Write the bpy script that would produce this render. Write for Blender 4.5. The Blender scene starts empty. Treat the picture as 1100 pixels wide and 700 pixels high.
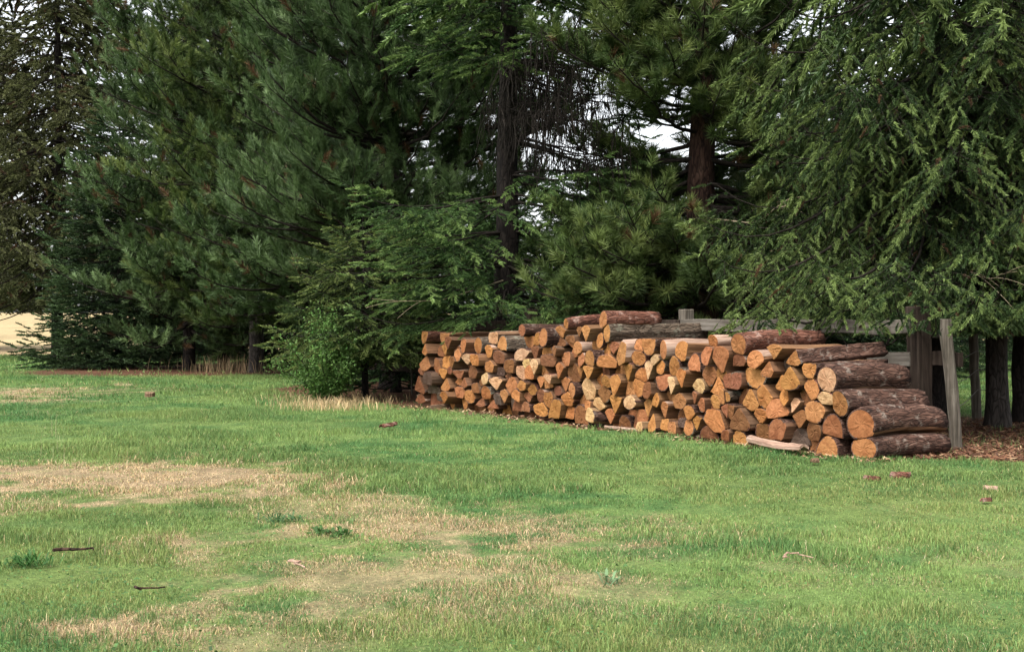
import bpy, math, random
import numpy as np
from mathutils import Vector, Matrix, Euler

C = bpy.context.scene.collection
SC = bpy.context.scene
F, CAMH, YH, CX = 1400.0, 1.1, 350.0, 550.0      # focal length in photo pixels, eye height, horizon row, centre column

def X(px, d): return (px - CX) / F * d
def gd(py): return CAMH * F / (py - YH)           # distance of the ground seen at row py
def gp(px, py):
    d = gd(py); return (X(px, d), d, 0.0)

# ------------------------------------------------------------------ noise
def _h(ix, iy, seed):
    n = (ix.astype(np.int64) * 374761393 + iy.astype(np.int64) * 668265263 + seed * 1442695041) & 0x7fffffff
    n = ((n ^ (n >> 13)) * 1274126177) & 0x7fffffff
    n = (n ^ (n >> 16)) & 0xffff
    return n / 65535.0
def vnoise(x, y, seed=0):
    ix, iy = np.floor(x), np.floor(y); fx, fy = x - ix, y - iy
    fx = fx * fx * (3 - 2 * fx); fy = fy * fy * (3 - 2 * fy)
    a = _h(ix, iy, seed); b = _h(ix + 1, iy, seed); c = _h(ix, iy + 1, seed); d = _h(ix + 1, iy + 1, seed)
    return (a * (1 - fx) + b * fx) * (1 - fy) + (c * (1 - fx) + d * fx) * fy
def fbm(x, y, seed=0, o=4):
    s = 0; a = .5; t = 0
    for i in range(o):
        s = s + a * vnoise(x * 2 ** i + 17.3 * i, y * 2 ** i - 9.1 * i, seed + i); t += a; a *= .5
    return s / t
def sstep(a, b, v):
    t = np.clip((v - a) / (b - a), 0, 1); return t * t * (3 - 2 * t)

# ------------------------------------------------------------------ mesh helpers
def mesh_np(name, verts, faces, mats, fmat=None, col=None, smooth=False, nside=None):
    """faces: (M,k) array, k = 3 or 4, or a list of tuples"""
    me = bpy.data.meshes.new(name)
    verts = np.asarray(verts, np.float32)
    if isinstance(faces, np.ndarray):
        M, k = faces.shape
        me.vertices.add(len(verts)); me.vertices.foreach_set('co', verts.ravel())
        me.loops.add(M * k); me.loops.foreach_set('vertex_index', faces.astype(np.int32).ravel())
        me.polygons.add(M); me.polygons.foreach_set('loop_start', np.arange(0, M * k, k, dtype=np.int32))
        me.update(calc_edges=True)
    else:
        me.from_pydata([tuple(v) for v in verts], [], faces)
        M = len(faces)
    for m in mats: me.materials.append(m)
    if fmat is not None: me.polygons.foreach_set('material_index', np.asarray(fmat, np.int32))
    if col is not None:
        a = me.color_attributes.new('col', 'FLOAT_COLOR', 'POINT')
        c = np.ones((len(verts), 4), np.float32); c[:, :3] = col
        a.data.foreach_set('color', c.ravel())
    if smooth: me.polygons.foreach_set('use_smooth', np.ones(M, bool))
    me.update()
    return me
def link(name, me, parent=None):
    o = bpy.data.objects.new(name, me); C.objects.link(o)
    if parent: o.parent = parent
    return o
def tag(o, label, cat, group=None, kind=None):
    o['label'] = label; o['category'] = cat
    if group: o['group'] = group
    if kind: o['kind'] = kind
    return o
def thing(name, label, cat, loc=(0, 0, 0), rz=0, group=None):
    o = bpy.data.objects.new(name, None); C.objects.link(o); o.location = loc; o.rotation_euler = (0, 0, rz)
    o.empty_display_size = .2
    return tag(o, label, cat, group)
def norm(v): return v / np.maximum(np.linalg.norm(v, axis=-1, keepdims=True), 1e-9)

def tubes(P, Rr, sides):
    """P (N,K,3) centre lines, Rr (N,K) radii -> verts, quads"""
    N, K, _ = P.shape
    T = np.gradient(P, axis=1) if K > 2 else np.repeat(P[:, 1:] - P[:, :1], 2, axis=1)
    T = norm(T)
    ref = np.where(np.abs(T[..., 2:3]) > .9, np.array([1., 0, 0]), np.array([0, 0, 1.]))
    A = norm(np.cross(T, ref)); B = np.cross(T, A)
    an = np.arange(sides) * 2 * math.pi / sides
    V = P[:, :, None, :] + Rr[:, :, None, None] * (np.cos(an)[None, None, :, None] * A[:, :, None, :] + np.sin(an)[None, None, :, None] * B[:, :, None, :])
    idx = np.arange(N * K * sides).reshape(N, K, sides)
    nx = np.roll(idx, -1, axis=2)
    Q = np.stack([idx[:, :-1], nx[:, :-1], nx[:, 1:], idx[:, 1:]], -1).reshape(-1, 4)
    return V.reshape(-1, 3), Q

# ------------------------------------------------------------------ materials
class NT:
    def __init__(s, name, rough=.8, spec=.3):
        s.m = bpy.data.materials.new(name); s.m.use_nodes = True
        s.t = s.m.node_tree; s.n = s.t.nodes; s.b = s.n['Principled BSDF']; s.out = s.n['Material Output']
        s.b.inputs['Roughness'].default_value = rough; s.b.inputs['Specular IOR Level'].default_value = spec
    def new(s, t, **k):
        x = s.n.new(t)
        for a, v in k.items(): setattr(x, a, v)
        return x
    def l(s, a, b): s.t.links.new(a, b)
    def coord(s, scale=(1, 1, 1), kind='Object'):
        tc = s.new('ShaderNodeTexCoord'); mp = s.new('ShaderNodeMapping'); mp.inputs['Scale'].default_value = scale
        s.l(tc.outputs[kind], mp.inputs['Vector']); return mp.outputs[0]
    def noise(s, vec, scale, det=5, rough=.6, dist=0):
        x = s.new('ShaderNodeTexNoise'); x.inputs['Scale'].default_value = scale; x.inputs['Detail'].default_value = det
        x.inputs['Roughness'].default_value = rough; x.inputs['Distortion'].default_value = dist
        s.l(vec, x.inputs['Vector']); return x.outputs['Fac']
    def ramp(s, fac, stops):
        r = s.new('ShaderNodeValToRGB'); e = r.color_ramp.elements
        while len(e) < len(stops): e.new(.5)
        for i, (p, c) in enumerate(stops):
            e[i].position = p; e[i].color = (*c, 1) if len(c) == 3 else c
        s.l(fac, r.inputs[0]); return r.outputs[0]
    def mix(s, mode, fac, a, b):
        x = s.new('ShaderNodeMix', data_type='RGBA', blend_type=mode)
        if isinstance(fac, (int, float)): x.inputs[0].default_value = fac
        else: s.l(fac, x.inputs[0])
        for q, v in ((6, a), (7, b)):
            if isinstance(v, tuple): x.inputs[q].default_value = (*v, 1)
            else: s.l(v, x.inputs[q])
        return x.outputs[2]
    def bump(s, h, strength=.5, dist=.01):
        x = s.new('ShaderNodeBump'); x.inputs['Strength'].default_value = strength; x.inputs['Distance'].default_value = dist
        s.l(h, x.inputs['Height']); s.l(x.outputs[0], s.b.inputs['Normal'])
    def base(s, c): s.l(c, s.b.inputs['Base Color'])

def leaf_material(name, transl=.22, rough=.55, spec=.25):
    t = NT(name, rough, spec)
    a = t.new('ShaderNodeAttribute', attribute_name='col'); t.base(a.outputs['Color'])
    tr = t.new('ShaderNodeBsdfTranslucent'); t.l(a.outputs['Color'], tr.inputs['Color'])
    mx = t.new('ShaderNodeMixShader'); mx.inputs[0].default_value = transl
    t.l(t.b.outputs[0], mx.inputs[1]); t.l(tr.outputs[0], mx.inputs[2]); t.l(mx.outputs[0], t.out.inputs['Surface'])
    return t.m
M_needle = leaf_material('needles')
M_leaf = leaf_material('broad leaves', .3, .6, .2)
M_grass = leaf_material('grass blades', .3, .6, .2)
M_dry = leaf_material('dry stems', .2, .7, .15)

def bark_material(name, c0, c1, c2, sc=(14, 14, 3.2), lich=None, strength=1.0, dist=.012):
    t = NT(name, .9, .15)
    v0 = t.coord(sc); dn = t.new('ShaderNodeTexNoise'); dn.inputs['Scale'].default_value = .9; t.l(v0, dn.inputs['Vector'])
    va = t.new('ShaderNodeVectorMath', operation='MULTIPLY_ADD'); t.l(dn.outputs['Color'], va.inputs[0]); va.inputs[1].default_value = (1.6, 1.6, 1.6); t.l(v0, va.inputs[2]); v = va.outputs[0]
    n1 = t.noise(v, 1.6, 8, .65, .4); 
    vor = t.new('ShaderNodeTexVoronoi', feature='DISTANCE_TO_EDGE'); vor.inputs['Scale'].default_value = 2.2
    t.l(v, vor.inputs['Vector'])
    crack = t.ramp(vor.outputs['Distance'], [(0, (0, 0, 0)), (.16, (1, 1, 1))])
    col = t.ramp(n1, [(.3, c0), (.5, c1), (.72, c2)])
    col = t.mix('MULTIPLY', .65, col, crack)
    if lich:
        v2 = t.coord((1, 1, 1)); ln = t.noise(v2, 9, 4, .6)
        col = t.mix('MIX', t.ramp(ln, [(.56, (0, 0, 0)), (.68, (.8, .8, .8))]), col, lich)
    t.base(col)
    h = t.mix('MULTIPLY', 1, n1, crack)
    t.bump(h, strength, dist)
    return t.m
M_trunk_dark = bark_material('dark spruce bark', (.008, .0065, .0055), (.017, .013, .011), (.036, .029, .024), (9, 9, 3))
M_trunk_red = bark_material('reddish pine bark', (.016, .009, .007), (.042, .022, .015), (.09, .053, .037), (9, 9, 2.2))
M_trunk_grey = bark_material('grey brown bark', (.016, .013, .012), (.042, .035, .03), (.085, .072, .062), (9, 9, 2.5))
M_limb = bark_material('thin limb bark', (.010, .008, .006), (.022, .017, .013), (.04, .032, .026), (20, 20, 20), None, .3)
# bark of the split logs: the log lies along its local Y
M_bark_brown = bark_material('log bark brown', (.022, .012, .009), (.078, .04, .028), (.18, .105, .077), (15, 3.5, 15), (.2, .16, .13))
M_bark_grey = bark_material('log bark grey', (.04, .03, .022), (.12, .088, .062), (.24, .19, .145), (15, 3.5, 15), (.2, .2, .15))
M_bark_red = bark_material('log bark reddish', (.05, .02, .013), (.15, .062, .04), (.28, .15, .11), (15, 3.5, 15), (.3, .2, .16))

def split_material(name, strip=False):
    """split sides of a log: long fibres along Y"""
    t = NT(name, .75, .2)
    v = t.coord((40, 2.2, 40)); n = t.noise(v, 1, 6, .65, .3)
    v2 = t.coord((5, 2, 5)); n2 = t.noise(v2, 1, 3)
    oi = t.new('ShaderNodeObjectInfo')
    if strip: col = t.ramp(n, [(.3, (.12, .065, .045)), (.5, (.30, .195, .14)), (.7, (.46, .34, .26))])
    else:
        g = t.ramp(n, [(.28, (.25, .2, .16)), (.52, (.72, .68, .62)), (.75, (1.1, 1.05, 1.0))])
        col = t.mix('MULTIPLY', 1, t.mix('MIX', .6, oi.outputs['Color'], (.15, .10, .068)), g)
    col = t.mix('MIX', t.ramp(n2, [(.5, (0, 0, 0)), (.72, (.55, .55, .55))]), col, (.10, .065, .045))
    t.base(col); t.bump(n, .9, .008)
    return t.m
M_split = split_material('split wood fibre')
M_strip = split_material('stripped pale inner bark', True)

def cut_material():
    t = NT('sawn end grain', .8, .15)
    oi = t.new('ShaderNodeObjectInfo')
    v = t.coord((1, 1, 1))
    sep = t.new('ShaderNodeSeparateXYZ'); t.l(v, sep.inputs[0])
    cmb = t.new('ShaderNodeCombineXYZ'); t.l(sep.outputs[0], cmb.inputs[0]); t.l(sep.outputs[2], cmb.inputs[2])
    w = t.new('ShaderNodeTexWave', wave_type='RINGS', rings_direction='SPHERICAL', wave_profile='SAW')
    w.inputs['Scale'].default_value = 24; w.inputs['Distortion'].default_value = 1.6; w.inputs['Detail'].default_value = 2; w.inputs['Detail Scale'].default_value = 1.5
    t.l(cmb.outputs[0], w.inputs['Vector'])
    rings = t.ramp(w.outputs['Fac'], [(0, (.82, .78, .72)), (.7, (1.02, 1.02, 1.02)), (1, (.9, .86, .8))])
    lw = t.new('ShaderNodeVectorMath', operation='ADD'); t.l(v, lw.inputs[0]); 
    sc = t.new('ShaderNodeVectorMath', operation='SCALE'); t.l(oi.outputs['Random'], sc.inputs['Scale']); sc.inputs[0].default_value = (37, 53, 71)
    t.l(sc.outputs[0], lw.inputs[1])
    n = t.noise(lw.outputs[0], 11, 5, .6, .5)
    n2 = t.noise(lw.outputs[0], 60, 3, .6)
    blot = t.ramp(n, [(.28, (.62, .52, .44)), (.5, (.97, .95, .92)), (.74, (1.15, 1.2, 1.22))])
    col = t.mix('MULTIPLY', 1, oi.outputs['Color'], blot)
    col = t.mix('MULTIPLY', .7, col, rings)
    col = t.mix('MULTIPLY', .6, col, t.ramp(n2, [(.3, (.6, .55, .5)), (.6, (1.05, 1.05, 1.05))]))
    # drying cracks that run out from the pith
    at = t.new('ShaderNodeMath', operation='ARCTAN2'); t.l(sep.outputs[0], at.inputs[0]); t.l(sep.outputs[2], at.inputs[1])
    ad = t.new('ShaderNodeMath', operation='MULTIPLY_ADD'); t.l(oi.outputs['Random'], ad.inputs[0]); ad.inputs[1].default_value = 50
    t.l(at.outputs[0], ad.inputs[2])
    cb = t.new('ShaderNodeCombineXYZ'); t.l(ad.outputs[0], cb.inputs[0])
    cn = t.noise(cb.outputs[0], 5.5, 2, .5)
    cr = t.ramp(cn, [(.27, (.35, .28, .24)), (.31, (1, 1, 1))])
    col = t.mix('MULTIPLY', .5, col, cr)
    t.base(col); t.bump(n2, .5, .004)
    return t.m
M_cut = cut_material()

def board_material(name, c0, c1, c2, axis=0):
    t = NT(name, .9, .1)
    s = [34, 34, 34]; s[axis] = 1.6
    v = t.coord(tuple(s)); n = t.noise(v, 1, 7, .65, .2); n2 = t.noise(t.coord((3, 3, 3)), 1, 4)
    col = t.ramp(n, [(.28, c0), (.5, c1), (.72, c2)])
    col = t.mix('MULTIPLY', .6, col, t.ramp(n2, [(.3, (.5, .52, .45)), (.65, (1.1, 1.1, 1.1))]))
    t.base(col); t.bump(n, .8, .006); return t.m
M_rail = board_material('weathered grey board', (.045, .037, .029), (.125, .108, .09), (.22, .198, .17), 0)
M_post = board_material('weathered post', (.03, .025, .019), (.10, .085, .068), (.2, .175, .145), 2)
M_post_brown = board_material('old brown post', (.012, .008, .006), (.03, .021, .016), (.06, .046, .036), 2)
tw = NT('rusty wire', .6, .4); tw.b.inputs['Base Color'].default_value = (.10, .08, .065, 1); M_wire = tw.m

def ground_material(name, s=1.0):
    t = NT(name, .95, .1)
    a = t.new('ShaderNodeAttribute', attribute_name='col')
    n = t.noise(t.coord((1, 1, 1)), 45 * s, 6, .7); n2 = t.noise(t.coord((1, .4, 1)), 9 * s, 5, .6)
    col = t.mix('MULTIPLY', 1, a.outputs['Color'], t.ramp(n, [(.3, (.45, .45, .45)), (.55, (1, 1, 1)), (.75, (1.5, 1.45, 1.3))]))
    col = t.mix('MULTIPLY', .7, col, t.ramp(n2, [(.3, (.6, .62, .6)), (.7, (1.2, 1.2, 1.2))]))
    t.base(col); t.bump(n, .8, .02); return t.m
M_ground = ground_material('lawn soil and thatch'); M_field = ground_material('dry field', .2)

# ------------------------------------------------------------------ lawn
PILE_R = np.array([2.92, 10.77]); PILE_L = np.array([-1.33, 17.70])
PLEN = np.linalg.norm(PILE_L - PILE_R); PU = (PILE_L - PILE_R) / PLEN; PN = np.array([-PU[1], PU[0]]); 
if PN[1] < 0: PN = -PN
PN = np.array([abs(PU[1]), abs(PU[0])])           # points away from the camera

def ell(x, y, px, py, wx, hy_px):
    """soft ellipse on the ground around the photo point (px,py); wx half width in px, hy half height in px"""
    d = gd(py); cx, cy = X(px, d), d
    rx = wx / F * d; ry = (gd(py - hy_px) - gd(py + hy_px)) / 2
    return np.sqrt(((x - cx) / rx) ** 2 + ((y - cy) / ry) ** 2)
PATCH = [(30, 516, 110, 17, 1.), (180, 514, 140, 18, 1.), (290, 520, 60, 14, .9), (430, 572, 150, 24, .85), (360, 610, 125, 30, .7), (470, 612, 110, 30, .65), (390, 545, 70, 16, .6),
         (330, 545, 90, 18, .5), (60, 672, 120, 12, 1.), (190, 655, 100, 14, .6), (45, 422, 70, 7, .9), (560, 560, 110, 14, .35), (610, 640, 110, 22, .3),
         (500, 660, 140, 20, .35), (880, 610, 50, 8, .2), (640, 575, 120, 10, .2), (680, 660, 50, 10, .2), (10, 545, 60, 12, .5), (250, 690, 120, 10, .4)]
def straw_mask(x, y):
    n = fbm(x * 1.1, y * 1.1, 3, 5); n2 = fbm(x * 3.4, y * 3.4, 11, 3); n3 = fbm(x * 13, y * 13, 13, 2)
    m = np.zeros_like(x)
    for px, py, w, h, a in PATCH:
        e = ell(x, y, px, py, w, h) + (n - .5) * 2.2 + (n2 - .5) * 2.0 + (n3 - .5) * 1.5
        m = np.maximum(m, a * (1 - sstep(.45, 1.5, e)))
    big = fbm(x * .35 + 5, y * .35, 31, 4)
    return np.clip(m + .2 * sstep(.42, .68, big) * sstep(.4, .7, n2) * (1 - sstep(14, 22, y)), 0, 1)
def litter_mask(x, y):
    n = fbm(x * 1.6, y * 1.6, 41, 4) - .5
    m = np.zeros_like(x)
    # needle litter under the right hand trees: behind a line from the pile's right corner
    lx = x - 3.15; ly = y - 10.62
    a = (ly + .16 * lx) + n * .5
    m = np.maximum(m, sstep(-.12, .12, a) * sstep(-.1, .15, lx - .55 * np.maximum(ly, -1) * 0 + .25 * (ly > .8) + n * .3) * (1 - sstep(14.6, 16.2, y + n * 2)))
    # under pile and fence
    s = (x - PILE_R[0]) * PU[0] + (y - PILE_R[1]) * PU[1]; q = (x - PILE_R[0]) * PN[0] + (y - PILE_R[1]) * PN[1]
    m = np.maximum(m, sstep(-.06, .04, q + n * .15) * (1 - sstep(4, 6, q)) * sstep(-.2, .1, s) * (1 - sstep(PLEN + 2, PLEN + 5, s)))
    # under the pines at the left
    e = np.sqrt(((x + 8.2) / 4.2) ** 2 + ((y - 33.2) / 5.2) ** 2) + n * .4
    m = np.maximum(m, 1 - sstep(.8, 1.0, e))
    e = np.sqrt(((x + 2.2) / 2.2) ** 2 + ((y - 22.8) / 3.0) ** 2) + n * .4
    m = np.maximum(m, 1 - sstep(.85, 1.05, e))
    return np.clip(m, 0, 1)
G_LIGHT = np.array([.165, .245, .072]); G_DEEP = np.array([.065, .150, .044])
G_STRAW = np.array([.45, .335, .19]); G_LITTER = np.array([.085, .042, .024])
def ground_h(x, y):
    return .05 * (fbm(x * .5, y * .5, 71, 3) - .5) + .02 * (fbm(x * 2.2, y * 2.2, 77, 2) - .5)
def grass_tone(x, y):
    a = fbm(x * .9, y * .9, 51, 4); b = fbm(x * 4.5, y * 4.5, 61, 4)
    t = sstep(.32, .68, a * .5 + b * .5)[..., None]
    c = G_DEEP * (1 - t) + G_LIGHT * t
    k = sstep(.45, .7, fbm(x * .5 + 9, y * .5 - 4, 91, 3))[..., None]
    return c * (1 - .35 * k) + np.array([.14, .175, .05]) * .35 * k

ys = np.concatenate([np.linspace(-14, 3.8, 24), 3.9 * (52 / 3.9) ** np.linspace(0, 1, 330)])
us = np.linspace(-1, 1, 300)
GX = np.array([np.sign(us) * np.abs(us) ** 1.25 * (9 + max(0, y) * 1.05) for y in ys]); GY = np.repeat(ys[:, None], 300, 1)
GZ = ground_h(GX, GY)
sm = straw_mask(GX, np.maximum(GY, .5)); lm = litter_mask(GX, GY)
gc = grass_tone(GX, GY) * .75
gc = gc * (1 - sm[..., None]) + np.array([.30, .22, .13]) * (.45 + 1.0 * fbm(GX * 9, GY * 4, 45, 3))[..., None] * sm[..., None]
gc = gc * (1 - lm[..., None]) + G_LITTER * (.7 + .8 * fbm(GX * 6, GY * 6, 5, 3))[..., None] * lm[..., None]
ii = np.arange(GX.size).reshape(GX.shape)
quads = np.stack([ii[:-1, :-1], ii[:-1, 1:], ii[1:, 1:], ii[1:, :-1]], -1).reshape(-1, 4)
lawn = link('lawn', mesh_np('lawn', np.stack([GX, GY, GZ], -1).reshape(-1, 3), quads, [M_ground], col=gc.reshape(-1, 3), smooth=True))
lawn['kind'] = 'structure'

# dry field behind, rising gently to the horizon
fy = np.concatenate([np.linspace(44, 120, 60), np.linspace(125, 1500, 50)]); fxs = np.linspace(-1, 1, 160)
FX = np.array([fxs * (60 + y * 1.2) for y in fy]); FY = np.repeat(fy[:, None], 160, 1)
FZ = .012 + np.clip((FY - 52) / 250, 0, 1) ** 1.1 * 4.2 + (FY > 60) * .25 * (fbm(FX * .05, FY * .05, 15, 3) - .5) - sstep(48.5, 46, FY + 3 * (fbm(FX * .3, FY * .3, 8, 3) - .5)) * .2
fn = fbm(FX * .25, FY * .12, 19, 4)[..., None]
fc = np.array([.34, .26, .14]) * (.75 + .5 * fn)
edge = (1 - sstep(50, 62, FY + 8 * (fn[..., 0] - .5)))[..., None]
fc = fc * (1 - .35 * edge) + np.array([.36, .24, .14]) * .35 * edge
ii = np.arange(FX.size).reshape(FX.shape)
quads = np.stack([ii[:-1, :-1], ii[:-1, 1:], ii[1:, 1:], ii[1:, :-1]], -1).reshape(-1, 4)
fld = link('dry_field', mesh_np('dry_field', np.stack([FX, FY, FZ], -1).reshape(-1, 3), quads, [M_field], col=fc.reshape(-1, 3), smooth=True)); fld['kind'] = 'structure'

# ------------------------------------------------------------------ grass blades
rng = np.random.default_rng(7)
def blades(x, y, z, h, w, col, lean, two=True, r=rng):
    n = len(x); az = r.uniform(0, 2 * math.pi, n); fa = r.uniform(0, 2 * math.pi, n)
    side = np.stack([np.cos(fa), np.sin(fa), np.zeros(n)], -1) * (w / 2)[:, None]
    ld = np.stack([np.cos(az), np.sin(az)], -1) * lean[:, None]
    b = np.stack([x, y, z - .006], -1)
    tip = b + np.concatenate([ld * h[:, None], (h * np.sqrt(np.maximum(.05, 1 - lean ** 2)))[:, None]], -1)
    if not two:
        V = np.stack([b - side, b + side, tip], 1).reshape(-1, 3); Fc = np.arange(3 * n).reshape(n, 3)
        cc = np.repeat(col, 3, 0)
        return V, Fc, cc
    mid = b + np.concatenate([ld * (h * .36)[:, None], (h * .62)[:, None]], -1)
    mid[:, 2] = np.minimum(mid[:, 2], np.maximum(tip[:, 2] + .005, b[:, 2] + .01))
    V = np.stack([b - side, b + side, mid + side * .8, mid - side * .8, tip], 1).reshape(-1, 3)
    i = np.arange(n)[:, None] * 5
    Fc = np.concatenate([i + [0, 1, 2], i + [0, 2, 3], i + [3, 2, 4]], 0)
    return V, Fc, np.repeat(col, 5, 0)
parts = []; off = 0
for d0, d1, dens, hh, ww, two in ((3.2, 6, 11500, .034, .0027, True), (6, 8.5, 8200, .036, .0033, True), (8.5, 12, 4600, .040, .0046, True), (12, 18, 1900, .048, .0075, False), (18, 30, 620, .055, .015, False), (30, 50, 150, .08, .030, False)):
    hw = d1 * .393 * 1.22 + .4
    n = int(dens * (d1 - d0) * 2 * hw)
    y = rng.uniform(d0, d1, n); x = rng.uniform(-hw, hw, n)
    k = np.abs(x) < y * .393 * 1.22 + .4; x, y = x[k], y[k]
    s = straw_mask(x, y); l = litter_mask(x, y)
    tuft = fbm(x * 3.2, y * 3.2, 101, 3); big = fbm(x * .9, y * .9, 103, 3)
    keep = rng.random(len(x)) < (1 - .94 * l) * (1 - .1 * s) * (.55 + .9 * sstep(.3, .65, tuft))
    sq = (x - PILE_R[0]) * PN[0] + (y - PILE_R[1]) * PN[1]; ss = (x - PILE_R[0]) * PU[0] + (y - PILE_R[1]) * PU[1]
    keep &= ~((sq > .0) & (sq < .95) & (ss > -.05) & (ss < PLEN + .05))
    x, y, s, tuft, big = x[keep], y[keep], s[keep], tuft[keep], big[keep]
    n = len(x)
    isst = rng.random(n) < np.clip(s * .80 + .03, 0, .9)
    c = grass_tone(x, y) * rng.uniform(.6, 1.5, n)[:, None]
    yl = rng.random(n) < np.clip(.08 + .4 * sstep(.42, .62, fbm(x * .7 + 3, y * .7, 141, 4)) * (1 - sstep(8, 13, y)), 0, 1); c[yl] = c[yl] * .5 + np.array([.30, .28, .10]) * .5
    st = G_STRAW * rng.uniform(.4, 1.35, n)[:, None] * (1 + .12 * rng.standard_normal((n, 1)) * np.array([[0, .4, 1]]))
    c = np.where(isst[:, None], st, c)
    h = hh * rng.uniform(.45, 1.35, n) * (.55 + .85 * sstep(.3, .75, tuft) ) * (.7 + .6 * sstep(.35, .7, big)) * np.where(isst, 1.0 + .5 * s, 1.0) * (1 - .3 * s)
    lean = np.clip(np.abs(rng.normal(.58, .26, n)) + .42 * isst, 0, .985)
    V, Fc, cc = blades(x, y, ground_h(x, y), h, ww * rng.uniform(.7, 1.3, n), np.clip(c, .003, 1), lean, two)
    parts.append((V, Fc + off, cc)); off += len(V)
gr = link('grass', mesh_np('grass', np.concatenate([p[0] for p in parts]), np.concatenate([p[1] for p in parts]), [M_grass], col=np.concatenate([p[2] for p in parts])))
tag(gr, 'short green lawn grass with straw coloured worn patches', 'grass', kind='stuff')

def grass_clump(name, label, cat, n, sampler, h, w, cols, lean=.3, seed=1):
    r = np.random.default_rng(seed)
    x, y = sampler(r, n); n = len(x)
    c = np.array(cols)[r.integers(0, len(cols), n)] * r.uniform(.65, 1.3, n)[:, None]
    V, Fc, cc = blades(x, y, ground_h(x, y), h * r.uniform(.4, 1.2, n), w * r.uniform(.7, 1.3, n), c, np.clip(np.abs(r.normal(lean, .2, n)), 0, .9), True, r)
    return tag(link(name, mesh_np(name, V, Fc, [M_dry], col=cc)), label, cat, kind='stuff')
def box_sampler(px0, px1, py0, py1):
    def f(r, n):
        d = r.uniform(gd(py1), gd(py0), n); px = r.normal((px0 + px1) / 2, (px1 - px0) / 4, n)
        return X(px, d), d
    return f
grass_clump('dry_grass', 'pale straw dry grass in front of the leafy shrub', 'dry grass', 1500, box_sampler(300, 415, 427, 442), .15, .006, [(.45, .33, .17), (.36, .25, .13), (.5, .38, .22)], .45, 3)
grass_clump('dry_grass', 'tall thin brown grass among the left pine trunks', 'dry grass', 420, box_sampler(190, 290, 394, 402), .42, .010, [(.2, .14, .08), (.26, .18, .1), (.12, .1, .05)], .25, 4)
grass_clump('dry_grass', 'few thin pale seed stalks standing in the left lawn', 'dry grass', 14, box_sampler(40, 85, 470, 512), .22, .0028, [(.45, .38, .24)], .25, 5)

# needle litter and wood chips at the right
def litter():
    r = np.random.default_rng(12); n = 26000
    x = r.uniform(2.9, 8.0, n); y = r.uniform(10.3, 15.5, n)
    k = r.random(n) < litter_mask(x, y) ** 1.5; x, y = x[k], y[k]; n = len(x)
    L = r.uniform(.02, .10, n); a = r.uniform(0, 6.28, n); w = r.uniform(.004, .012, n)
    d = np.stack([np.cos(a), np.sin(a), r.normal(0, .25, n)], -1); s = np.stack([-np.sin(a), np.cos(a), r.normal(0, .5, n)], -1) * w[:, None]
    o = np.stack([x, y, ground_h(x, y) + r.uniform(.002, .02, n)], -1)
    V = np.stack([o - s, o + s, o + d * L[:, None]], 1).reshape(-1, 3)
    pal = np.array([(.16, .075, .042), (.10, .048, .03), (.25, .14, .08), (.06, .034, .023), (.32, .21, .12)])
    c = np.repeat(pal[r.choice(5, n, p=[.32, .3, .16, .14, .08])], 3, 0)
    tag(link('needle_litter', mesh_np('needle_litter', V, np.arange(3 * n).reshape(n, 3), [M_dry], col=c)), 'reddish brown needles and bark chips under the right hand trees', 'needle litter', kind='stuff')
litter()
def crumbs():
    r = np.random.default_rng(14); n = 1600; ss = r.uniform(-.3, PLEN + .2, n); q = -np.abs(r.normal(0, .17, n)) + .06
    x = PILE_R[0] + PU[0] * ss + PN[0] * q; y = PILE_R[1] + PU[1] * ss + PN[1] * q
    L = r.uniform(.012, .06, n); a = r.uniform(0, 6.28, n); w = r.uniform(.004, .014, n)
    d = np.stack([np.cos(a), np.sin(a), r.normal(0, .3, n)], -1); s = np.stack([-np.sin(a), np.cos(a), r.normal(0, .5, n)], -1) * w[:, None]; o = np.stack([x, y, ground_h(x, y) + r.uniform(.004, .028, n)], -1)
    V = np.stack([o - s, o + s, o + d * L[:, None] + s * .6, o + d * L[:, None] - s * .6], 1).reshape(-1, 3); pal = np.array([(.16, .08, .05), (.10, .055, .035), (.36, .22, .12), (.42, .3, .18)])
    tag(link('bark_crumbs', mesh_np('bark_crumbs', V, np.arange(4 * n).reshape(n, 4), [M_dry], col=np.repeat(pal[r.choice(4, n, p=[.35, .3, .2, .15])] * r.uniform(.6, 1.2, (n, 1)), 4, 0))), 'crumbs of bark and sawn wood in the grass along the foot of the pile', 'bark crumbs', kind='stuff')
crumbs()
def clover():
    r = np.random.default_rng(15); n = 14000; y = 4.2 * (12 / 4.2) ** r.random(n); x = r.uniform(-1, 1, n) * (y * .48 + .3)
    k = (fbm(x * 1.4, y * 1.4, 133, 3) > .54) & (r.random(n) < (1 - straw_mask(x, y)) * .8 + .1); x, y = x[k], y[k]; n = len(x)
    rad = r.uniform(.005, .009, n)[:, None]; a = r.uniform(0, 6.28, n); u = np.stack([np.cos(a), np.sin(a), r.normal(0, .35, n)], -1) * rad; v = np.stack([-np.sin(a), np.cos(a), r.normal(0, .35, n)], -1) * rad
    o = np.stack([x, y, ground_h(x, y) + r.uniform(.012, .04, n)], -1); V = np.stack([o - u, o - v * .8 + u * .3, o + u, o + v * .8 + u * .3], 1).reshape(-1, 3)
    c = np.array([.06, .125, .036]) * r.uniform(.5, 1.6, (n, 1))
    tag(link('clover', mesh_np('clover', V, np.arange(4 * n).reshape(n, 4), [M_leaf], col=np.repeat(c, 4, 0))), 'small round clover leaves mixed into the near lawn', 'clover', kind='stuff')
clover()

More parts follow.
